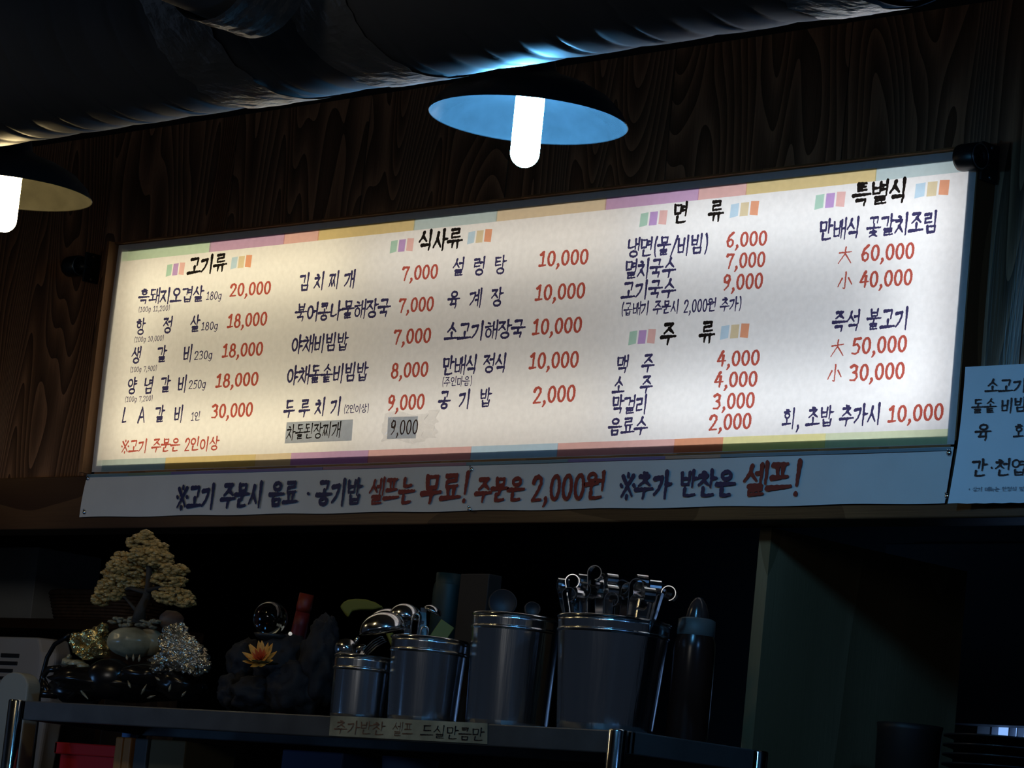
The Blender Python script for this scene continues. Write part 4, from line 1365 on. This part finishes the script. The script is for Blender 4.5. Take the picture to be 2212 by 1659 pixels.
m.tube([B(320, 1275), B(350, 1268), B(380, 1285)], [6 * k, 4 * k, 2.5 * k], 8)
m.tube([B(300, 1325), B(270, 1290), B(225, 1295)], [5 * k, 3 * k, 2 * k], 8)
m.build('trunk', bark, orn)
m = MB(); m.blob(B(285, 1388), (55 * k, 42 * k, 33 * k), 4, 0.06, 2.5, 1, M=MV.to_4x4()); m.blob(B(322, 1388, .03), (36 * k, 30 * k, 30 * k), 3, 0.06, 2.5, 4, M=MV.to_4x4())
m.build('pot', jade, orn)
m = MB()
for i in range(30):
    m.blob(B(245 + i * 3.3 + rnd.uniform(-4, 4), 1344 + rnd.uniform(-9, 9) + .1 * i), (rnd.uniform(6, 11) * k, rnd.uniform(6, 14) * k, rnd.uniform(3, 6) * k), 2, .4, 2.5, i, M=MV.to_4x4())
m.build('pot_soil', mat('mossy_soil', (0.22, 0.20, 0.13), 0.5, var=0.5, scale=70, bump=.5, bscale=80), orn)
m = MB(); m.blob(B(370, 1340, .06), (27 * k, 20 * k, 22 * k), 3, .12, 2, 3, M=MV.to_4x4())
m.build('brown_stone', mat('brown_stone', (0.16, 0.10, 0.07), 0.6, var=.2), orn)
# left golden rocks
m = MB()
for px, py, a, b, s in ((205, 1378, 30, 24, 1), (175, 1392, 26, 22, 2), (215, 1402, 26, 18, 3), (190, 1412, 24, 14, 4), (222, 1360, 14, 14, 5), (165, 1378, 14, 12, 7)):
    m.blob(B(px, py, -.02), (a * k, 18 * k, b * k), 3, 0.34, 1.7, s, M=MV.to_4x4(), smooth=False)
m.build('golden_rock', gold, orn)
m = MB()
for px, py, a, b, s in ((147, 1430, 14, 10, 1), (150, 1420, 6, 7, 2), (168, 1434, 20, 9, 3), (180, 1440, 14, 8, 5)):
    m.blob(B(px, py, -.03), (a * k, 16 * k, b * k), 3, 0.3, 3, s, M=MV.to_4x4())
m.build('pale_rock', mat('pale_olive_rock', (0.40, 0.34, 0.2), 0.4, .2, var=.35, scale=60), orn)
# right glittering shell rock: pyramid like
m = MB()
for px, py, a, b, s in ((380, 1385, 34, 34, 1), (395, 1410, 44, 32, 2), (410, 1425, 40, 28, 3), (365, 1432, 38, 20, 4), (378, 1365, 20, 16, 5), (425, 1438, 26, 20, 6), (345, 1446, 18, 10, 7)):
    m.blob(B(px, py, -.03), (a * k, 24 * k, b * k), 4, 0.4, 3.0, s + 10, M=MV.to_4x4(), smooth=False)
m.build('glitter_rock', pearl, orn)
m = MB()
for i in range(60):
    a = rnd.random()
    px, py = 350 + 95 * rnd.random(), 1440 + rnd.uniform(-12, 10)
    if i % 2:
        px, py = 372 + 70 * a, 1372 + 62 * a + rnd.uniform(-10, 20)
    m.blob(B(px, py, -.058), rnd.uniform(1.5, 4) * k, 1, .3, 2, i)
m.build('shell_chips', mat('bright_shell_chip', (0.62, 0.58, 0.5), 0.12, 0.8), orn)
# carved black stand
m = MB()
m.blob(B(260, 1478), (150 * k, 70 * k, 36 * k), 4, .12, 3, 2, M=MV.to_4x4())
m.blob(B(238, 1464, -.05), (52 * k, 26 * k, 42 * k), 3, M=MV.to_4x4())
m.blob(B(165, 1492), (62 * k, 60 * k, 34 * k), 3, .22, 3, 7, M=MV.to_4x4()); m.blob(B(190, 1456), (66 * k, 50 * k, 22 * k), 3, .2, 3, 8, M=MV.to_4x4()); m.blob(B(330, 1460), (70 * k, 60 * k, 26 * k), 3, .2, 3, 9, M=MV.to_4x4())
m.blob(B(392, 1480), (54 * k, 60 * k, 32 * k), 3, .2, 3, 5, M=MV.to_4x4())
for v in range(len(m.v)):
    x, y, z = m.v[v]
    m.v[v] = (x, min(max(y, RY + .02), RB - .02), max(z, RZ + .001))
m.tube([B(120, 1500, -.05), B(84, 1496, -.05), B(76, 1508, -.05)], [10 * k, 11 * k, 9 * k], 12)
m.tube([B(110, 1502, -.05), B(98, 1480, -.05), B(92, 1462, -.05), B(104, 1446, -.05), B(128, 1444, -.05)], [9 * k, 8 * k, 7 * k, 7 * k, 8 * k], 12)
m.tube([B(150, 1508, -.06), B(175, 1485, -.07), B(195, 1470, -.07)], [7 * k, 6 * k, 4 * k], 10)
m.build('carved_stand', lacquer, orn)
m = MB()
for px, py, dx, ds in ((305, 1500, 12, 22), (282, 1486, -6, 16), (318, 1508, 18, 6), (365, 1494, 4, 16), (392, 1505, 10, 12), (190, 1510, -22, 26), (180, 1498, -14, 22), (300, 1430, 2, 16), (288, 1428, 0, 16), (275, 1426, -2, 12), (345, 1470, -10, 8)):
    p, q_ = B(px, py, -.085), B(px + dx, py - ds, -.085)
    m.tube([p, p.lerp(q_, .4), q_], [1.2 * k, 3.2 * k, .6 * k], 6)
m.build('carved_leaves', mat('pale_leaf', (0.35, 0.28, 0.17), 0.3, .3), orn)  # pale leaf shapes along the front of the stand

# ------------------------------------------------------------------ rock fountain with crystal ball and lotus
FY = -.2
fc = W(580, 1530, FY)
fo = empty('rock_fountain', (fc.x, FY, RZ), 'dark rock ornament with a crystal ball right of the golden tree ornament', 'ornament')
m = MB()
k = mpp(fc)
for px, py, a, b, s, dy in ((510, 1494, 40, 40, 1, 0), (560, 1500, 60, 40, 2, -.02), (640, 1490, 60, 60, 3, 0), (690, 1440, 44, 90, 4, .03), (610, 1430, 60, 60, 5, .03), (530, 1430, 40, 50, 6, .04), (700, 1380, 30, 50, 8, .05)):
    m.blob(W(px, py, FY + dy), (a * k, 50 * k, b * k), 4, .28, 2.4, s, M=MV.to_4x4())
for v in range(len(m.v)):
    x, y, z = m.v[v]
    m.v[v] = (x, min(max(y, RY + .02), RB - .02), max(z, RZ + .001))
m.build('rock', mat('dark_slate_rock', (0.013, 0.013, 0.016), 0.75, var=.35, scale=22, bump=.5, bscale=30), fo)
gl = mat('smoky_crystal_glass', (0.16, 0.18, 0.17), 0.02, trans=1.0, ior=1.45)
m = MB(); m.blob(W(584, 1336, FY), 38 * k, 4); m.build('crystal_ball', gl, fo)
m = MB(); m.lathe([(10 * k, 0), (30 * k, 6 * k), (36 * k, 14 * k), (30 * k, 12 * k), (.0, 9 * k)], W(582, 1384, FY), 28); m.build('ball_cup', mat('dark_cup', (0.03, 0.03, 0.03), .4), fo)
m = MB(); m.blob(W(627, 1369, FY - .045), 4.2 * k, 3); m.build('pearl_bead', mat('glowing_pearl', (0.9, 0.88, 0.8), 0.15, emit=(1, .93, .8), strength=0.35), fo)  # faint glow put into the pearl so the bead stands out

lotus = empty('lotus_flower', W(565, 1440, FY - .075), 'orange and yellow lotus flower resting on the dark rock ornament', 'flower')
lc_ = W(563, 1424, FY - .075)
petal_o = mat('orange_yellow_petal', (0.90, 0.38, 0.06), 0.5, var=.25, scale=80)
petal_i = mat('red_orange_petal', (0.62, 0.09, 0.02), 0.5)
AX = (Vector((0, 0, 1)) * .62 - VF * .80 - VR * .22).normalized()
e1 = AX.orthogonal().normalized(); e2 = AX.cross(e1)


def petal(m, ang, ln, wd, lift, base):
    d = (e1 * math.cos(ang) + e2 * math.sin(ang))
    out = (d * math.cos(lift) + AX * math.sin(lift)).normalized()
    sd = AX.cross(d).normalized()
    nr = out.cross(sd)
    vs, fs = [], []
    n = 8
    for i in range(n + 1):
        u = i / n
        w_ = wd * math.sin(PI * min(.98, u * .86 + .12)) ** .8 * (1 - .2 * u)
        for j in (-1, -.5, 0, .5, 1):
            vs.append(base + out * ln * u + sd * w_ * j - nr * (w_ * .5 * j * j) + AX * ln * .18 * u * u)
    for i in range(n):
        for j in range(4):
            a = i * 5 + j
            fs.append((a, a + 1, a + 6, a + 5))
    m.add(vs, fs, 0, True)


for ring, (cnt, ln, wd, lift, mm) in enumerate(((9, 40, 9, .25, petal_o), (8, 36, 8, .6, petal_o), (9, 22, 4.5, .8, petal_i), (6, 14, 3.5, 1.15, petal_i))):
    for i in range(cnt):
        m = MB(); petal(m, 2 * PI * (i + .5 * ring) / cnt, ln * k, wd * k, lift, lc_)
        o = m.build('petal', mm, lotus)
m = MB()
p = lc_ - AX * 8 * k
m.lathe([(2 * k, 3 * k), (20 * k, 0), (36 * k, 3 * k), (38 * k, 5 * k)], p - Vector((0, 0, 5 * k)), 24)
m.build('leaf', mat('dark_green_leaf', (0.06, 0.09, 0.05), .5), lotus)

# ------------------------------------------------------------------ left end: appliance, post, kitchen shelf
vz = 1.2
kc0, kc1 = W(-150, 1500, .16), W(112, 1500, .16)
m = MB(); m.box((-3.0, .15, 0), (PA.x - .05, .9, vz))
tag(m.build('kitchen_counter', mat('counter_steel_dark', (0.12, 0.13, 0.14), 0.45, 0.4), bevel=.004), 'dark steel kitchen counter behind the rack', 'counter')
zt = W(60, 1377, .16).z
ap = empty('vented_appliance', ((kc0.x + kc1.x) / 2, .25, vz), 'white vented appliance with dark slots at the left end of the rack', 'appliance')
m = MB()
xa, xb = W(-130, 1450, .16).x, W(108, 1400, .16).x
cs = []
N_ = 14
for i in range(N_ + 1):
    u = i / N_
    z = vz + .001 + (zt - vz) * u
    sh = -.05 * (1 - u) ** 1.3 - .03 * max(0, (u - .86) / .14) ** 2
    cs.append([(xa, .16, z), (xb + sh - .03, .16, z), (xb + sh, .19, z), (xb + sh, .24, z), (xa, .24, z)])
vs = [p for c_ in cs for p in c_]
fs = []
for i in range(N_):
    for j in range(5):
        j2 = (j + 1) % 5
        fs.append((i * 5 + j, i * 5 + j2, (i + 1) * 5 + j2, (i + 1) * 5 + j))
fs += [(4, 3, 2, 1, 0), tuple(N_ * 5 + j for j in range(5))]
m.add(vs, fs, 0, False)
m.build('housing', mat('white_grey_plastic', (0.34, 0.32, 0.30), 0.5), ap, bevel=.006)
for pa, pb, y0, y1 in ((2, 40, 1412, 1421), (-4, 36, 1429, 1437), (-10, 26, 1445, 1453), (-14, 8, 1461, 1468)):
    a, b = W(pa, y0, .158), W(pb, y1, .158)
    m = MB(); m.box((a.x, .157, b.z), (b.x, .166, W(pb, y0, .158).z)); m.build('vent_slot', mat('slot_black', (0.008, 0.008, 0.01), .6), ap, bevel=.0015)
# round topped grey post standing in front of it
pa, pb = W(2, 1500, -.30), W(65, 1500, -.30)
ztop = W(36, 1452, -.30).z
m = MB()
rr_ = (pb.x - pa.x) / 2
n = 20
pr = [(pa.x, 0), (pb.x, 0)] + [(pa.x + rr_ + rr_ * math.cos(a), ztop - rr_ * .62 + rr_ * .62 * math.sin(a)) for a in np.linspace(0, PI, n)]
vs = [(x, -.31, z) for x, z in pr] + [(x, -.27, z) for x, z in pr]
nn = len(pr)
fs = [tuple(range(nn)), tuple(range(2 * nn - 1, nn - 1, -1))] + [(i, i + nn, (i + 1) % nn + nn, (i + 1) % nn) for i in range(nn)]
m.add(vs, fs)
tag(m.build('round_topped_post', mat('olive_grey_plastic', (0.30, 0.28, 0.22), 0.55), bevel=.004), 'grey round topped post behind the left leg of the rack', 'post')
m = MB()
m.tube([W(152, 1370, .12), W(138, 1380, .12), W(118, 1392, .12), W(102, 1420, .12), W(92, 1458, .12), W(84, 1490, .12), W(83, 1530, .12), (W(83, 1530, .12).x, .12, vz - .3)], .006, 10)
tag(m.build('power_cable', black_metal), 'black cable hanging along the right edge of the white vented appliance', 'cable')
# kitchen wall shelf with a pale box and a woven basket
SY = .62
a, b = W(-120, 1334, SY), W(262, 1345, SY)
sz = W(60, 1335, SY).z
m = MB(); m.box((a.x, SY, sz - .03), (b.x, SY + .3, sz))
m.box((a.x + .05, SY + .02, vz), (a.x + .08, SY + .28, sz - .03)); m.box((b.x - .09, SY + .02, vz), (b.x - .06, SY + .28, sz - .03))
tag(m.build('wooden_shelf', trim_wood, bevel=.003), 'dark wooden kitchen shelf behind the tree ornament', 'shelf')
a, b = W(-90, 1200, SY + .02), W(82, 1200, SY + .02)
m = MB(); m.box((a.x, SY + .02, sz), (b.x, SY + .25, W(60, 1182, SY + .02).z)); m.box((a.x - .001, SY + .0195, W(60, 1236, SY).z), (b.x + .001, SY + .251, W(60, 1239, SY).z))
tag(m.build('storage_box', mat('pale_grey_box', (0.48, 0.48, 0.46), .6, var=.05), bevel=.003), 'pale grey storage box on the dark kitchen shelf at the far left', 'box')
a, b = W(80, 1300, SY + .03), W(268, 1300, SY + .03)
bk = empty('woven_basket', ((a.x + b.x) / 2, SY + .13, sz), 'brown woven basket on the dark kitchen shelf behind the tree ornament', 'basket')
hb_ = W(160, 1276, SY + .03).z - sz
hx = (b.x - a.x) / 2
m = MB()
for lv in range(9):
    z = hb_ * (lv + .5) / 9
    g = 0.86 + .14 * lv / 8
    pts = []
    for i in range(61):
        a_ = 2 * PI * i / 60
        w_ = 1 + .02 * math.cos(30 * a_ + lv * PI)
        pts.append((hx * g * w_ * math.copysign(abs(math.cos(a_)) ** .5, math.cos(a_)), .09 * g * w_ * math.copysign(abs(math.sin(a_)) ** .5, math.sin(a_)), z))
    m.tube(pts, hb_ / 16, 6, caps=False)
m.box((-hx * .85, -.08, 0), (hx * .85, .08, .004))
o = m.build('weave', mat('brown_wicker', (0.14, 0.075, 0.04), .6, var=.3, scale=50), bk); o.matrix_parent_inverse = Matrix()
m = MB()
m.tube([(hx * math.copysign(abs(math.cos(a_)) ** .5, math.cos(a_)), .09 * math.copysign(abs(math.sin(a_)) ** .5, math.sin(a_)), hb_) for a_ in np.linspace(0, 2 * PI, 60)], .006, 8, caps=False)
o = m.build('rim', MATS['brown_wicker'], bk); o.matrix_parent_inverse = Matrix()
# low strip with a dim blue emission, far behind on the left
wa, wb = W(104, 1366, 2.28), W(196, 1366, 2.28)
w2 = struct(bpy.data.objects.new('blue_glow_strip', None)); COL.objects.link(w2); w2.location = (wa.x, 2.29, W(150, 1376, 2.28).z)
m = MB(); m.box((wa.x, 2.285, W(150, 1384, 2.28).z), (wb.x, 2.297, W(150, 1355, 2.28).z))
m.build('pane', mat('dim_blue_emission', (0.02, 0.03, 0.05), .4, emit=(0.10, 0.25, 0.62), strength=.10), w2)

# ------------------------------------------------------------------ things on the lower tier of the rack
def onlow(px0, px1, py, y, d, name, label, cat, mm, bev=.004, lean=0):
    a, b = W(px0, py, y), W(px1, py, y)
    m = MB(); m.box((a.x, y, LZ), (b.x, y + d, a.z))
    return tag(m.build(name, mm, bevel=bev), label, cat)
a, b = W(120, 1602, -.27), W(262, 1606, -.27)
rb_ = empty('red_bin', ((a.x + b.x) / 2, -.2, LZ), 'red plastic bin on the lower tier at the left end of the rack', 'bin')
redp = mat('red_bin_plastic', (0.60, 0.014, 0.014), .4)
m = MB()
zr = a.z
m.box((a.x + .012, -.262, LZ), (b.x - .012, -.10, LZ + .006)); m.box((a.x + .012, -.262, LZ), (b.x - .012, -.256, zr - .01)); m.box((a.x + .012, -.106, LZ), (b.x - .012, -.10, zr - .01))
m.box((a.x + .012, -.262, LZ), (a.x + .018, -.10, zr - .01)); m.box((b.x - .018, -.262, LZ), (b.x - .012, -.10, zr - .01))
m.build('tub', redp, rb_, bevel=.002)
m = MB(); m.box((a.x, -.272, zr - .028), (b.x, -.262, zr)); m.box((a.x, -.10, zr - .028), (b.x, -.09, zr)); m.box((a.x, -.272, zr - .028), (a.x + .012, -.09, zr)); m.box((b.x - .012, -.272, zr - .028), (b.x, -.09, zr))
m.build('rim', redp, rb_, bevel=.003)
bw = wood('warm_board_wood', (0.30, 0.13, 0.03), (0.46, 0.21, 0.06), rough=.55, rings=6)
onlow(250, 266, 1591, -.33, .2, 'cutting_board', 'left one of two brown wooden boards standing upright beside the red bin', 'board', bw)
onlow(268, 284, 1592, -.33, .2, 'cutting_board', 'right one of two brown wooden boards standing upright beside the red bin', 'board', bw)
onlow(292, 320, 1594, -.33, .16, 'grey_canister', 'narrow dark grey box right of the upright wooden boards', 'box', mat('dark_grey_plastic', (0.05, 0.055, 0.06), .5))
onlow(326, 402, 1596, -.33, .15, 'olive_carton', 'dull olive carton on the lower tier beside the dark grey box', 'carton', mat('olive_card', (0.10, 0.085, 0.04), .7))
c = W(242, 1580, -.12)
m = MB(); kk = mpp(c); m.lathe([(.0, 0), (12 * kk, 0), (15 * kk, c.z - LZ), (14 * kk, c.z - LZ), (11 * kk, .004), (.0, .003)], (c.x, -.068, LZ), 28)
tag(m.build('pale_blue_cup', mat('pale_blue_plastic', (0.30, 0.45, 0.75), .4)), 'tall pale blue plastic cup standing behind the red bin', 'cup')
onlow(610, 742, 1618, -.30, .16, 'blue_bin', 'dark blue plastic bin on the lower tier under the left end of the label tape', 'bin', mat('dark_blue_plastic', (0.02, 0.05, 0.16), .45))
c = W(850, 1634, -.25)
m = MB(); kk = mpp(c); m.lathe([(.0, 0), (40 * kk, 0), (62 * kk, c.z - LZ), (60 * kk, c.z - LZ), (38 * kk, .005), (.0, .004)], (c.x, -.20, LZ), 40)
tag(m.build('blue_basin', mat('mid_blue_plastic', (0.08, 0.16, 0.36), .45)), 'round blue basin on the lower tier below the handwritten tape', 'basin')

# ------------------------------------------------------------------ right side of the kitchen: hood, counter and stacked black dishes
hz0 = W(2110, 1564, 2.2).z
hx0, hx1 = W(1880, 1560, 2.2).x, W(2420, 1570, 2.2).x
m = MB(); m.box((hx0, 2.2, hz0), (hx1, 2.28, hz0 + .5))
tag(m.build('steel_hood', mat('dull_hood_steel', (0.035, 0.037, 0.04), .6, .2), bevel=.004), 'dull steel hood above the bright strip of window at the right', 'hood')
PZ = 1.30
m = MB(); m.box((PB.x + .06, .12, 0), (3.6, .62, PZ))
tag(m.build('serving_counter', dark_plaster, bevel=.004), 'dark serving counter under the stacks of black dishes at the right', 'counter')
blackp = mat('black_dish_plastic', (0.012, 0.012, 0.014), .35)
c = W(2190, 1587, .36)
kk = mpp(c)
nb = 16
step = (c.z + .004 - PZ) / nb
rbl = 150 * kk
m = MB(); m.lathe([(.0, .002), (rbl * .55, .0), (rbl * .62, .004), (rbl * .96, step * .95), (rbl, step * 1.02), (rbl, step * 1.2), (rbl * .95, step * 1.2), (rbl * .6, .008), (.0, .006)], n=56)
p0_ = m.build('black_dish', blackp)
for i in range(nb - 1):
    o = p0_ if i == 0 else p0_.copy()
    if i:
        COL.objects.link(o)
    o.location = (c.x, .36, PZ + step * i)
    where = 'topmost' if i == nb - 2 else ('bottom' if i == 0 else None)
    tag(o, (where + ' black dish of the wide stack at the right edge') if where else 'black dish inside the wide stack at the right edge', 'dish', 'black dishes in the wide stack')
a = W(1966, 1566, .30)
kk = mpp(a)
m = MB(); m.lathe([(.0, 0), (62 * kk, 0), (70 * kk, a.z - PZ - .012), (72 * kk, a.z - PZ), (69 * kk, a.z - PZ), (60 * kk, .006), (.0, .005)], (a.x, .30, PZ), 48)
tag(m.build('dark_tub', mat('brown_black_plastic', (0.018, 0.012, 0.010), .5)), 'dark brown round tub left of the wide stack of black dishes', 'tub')
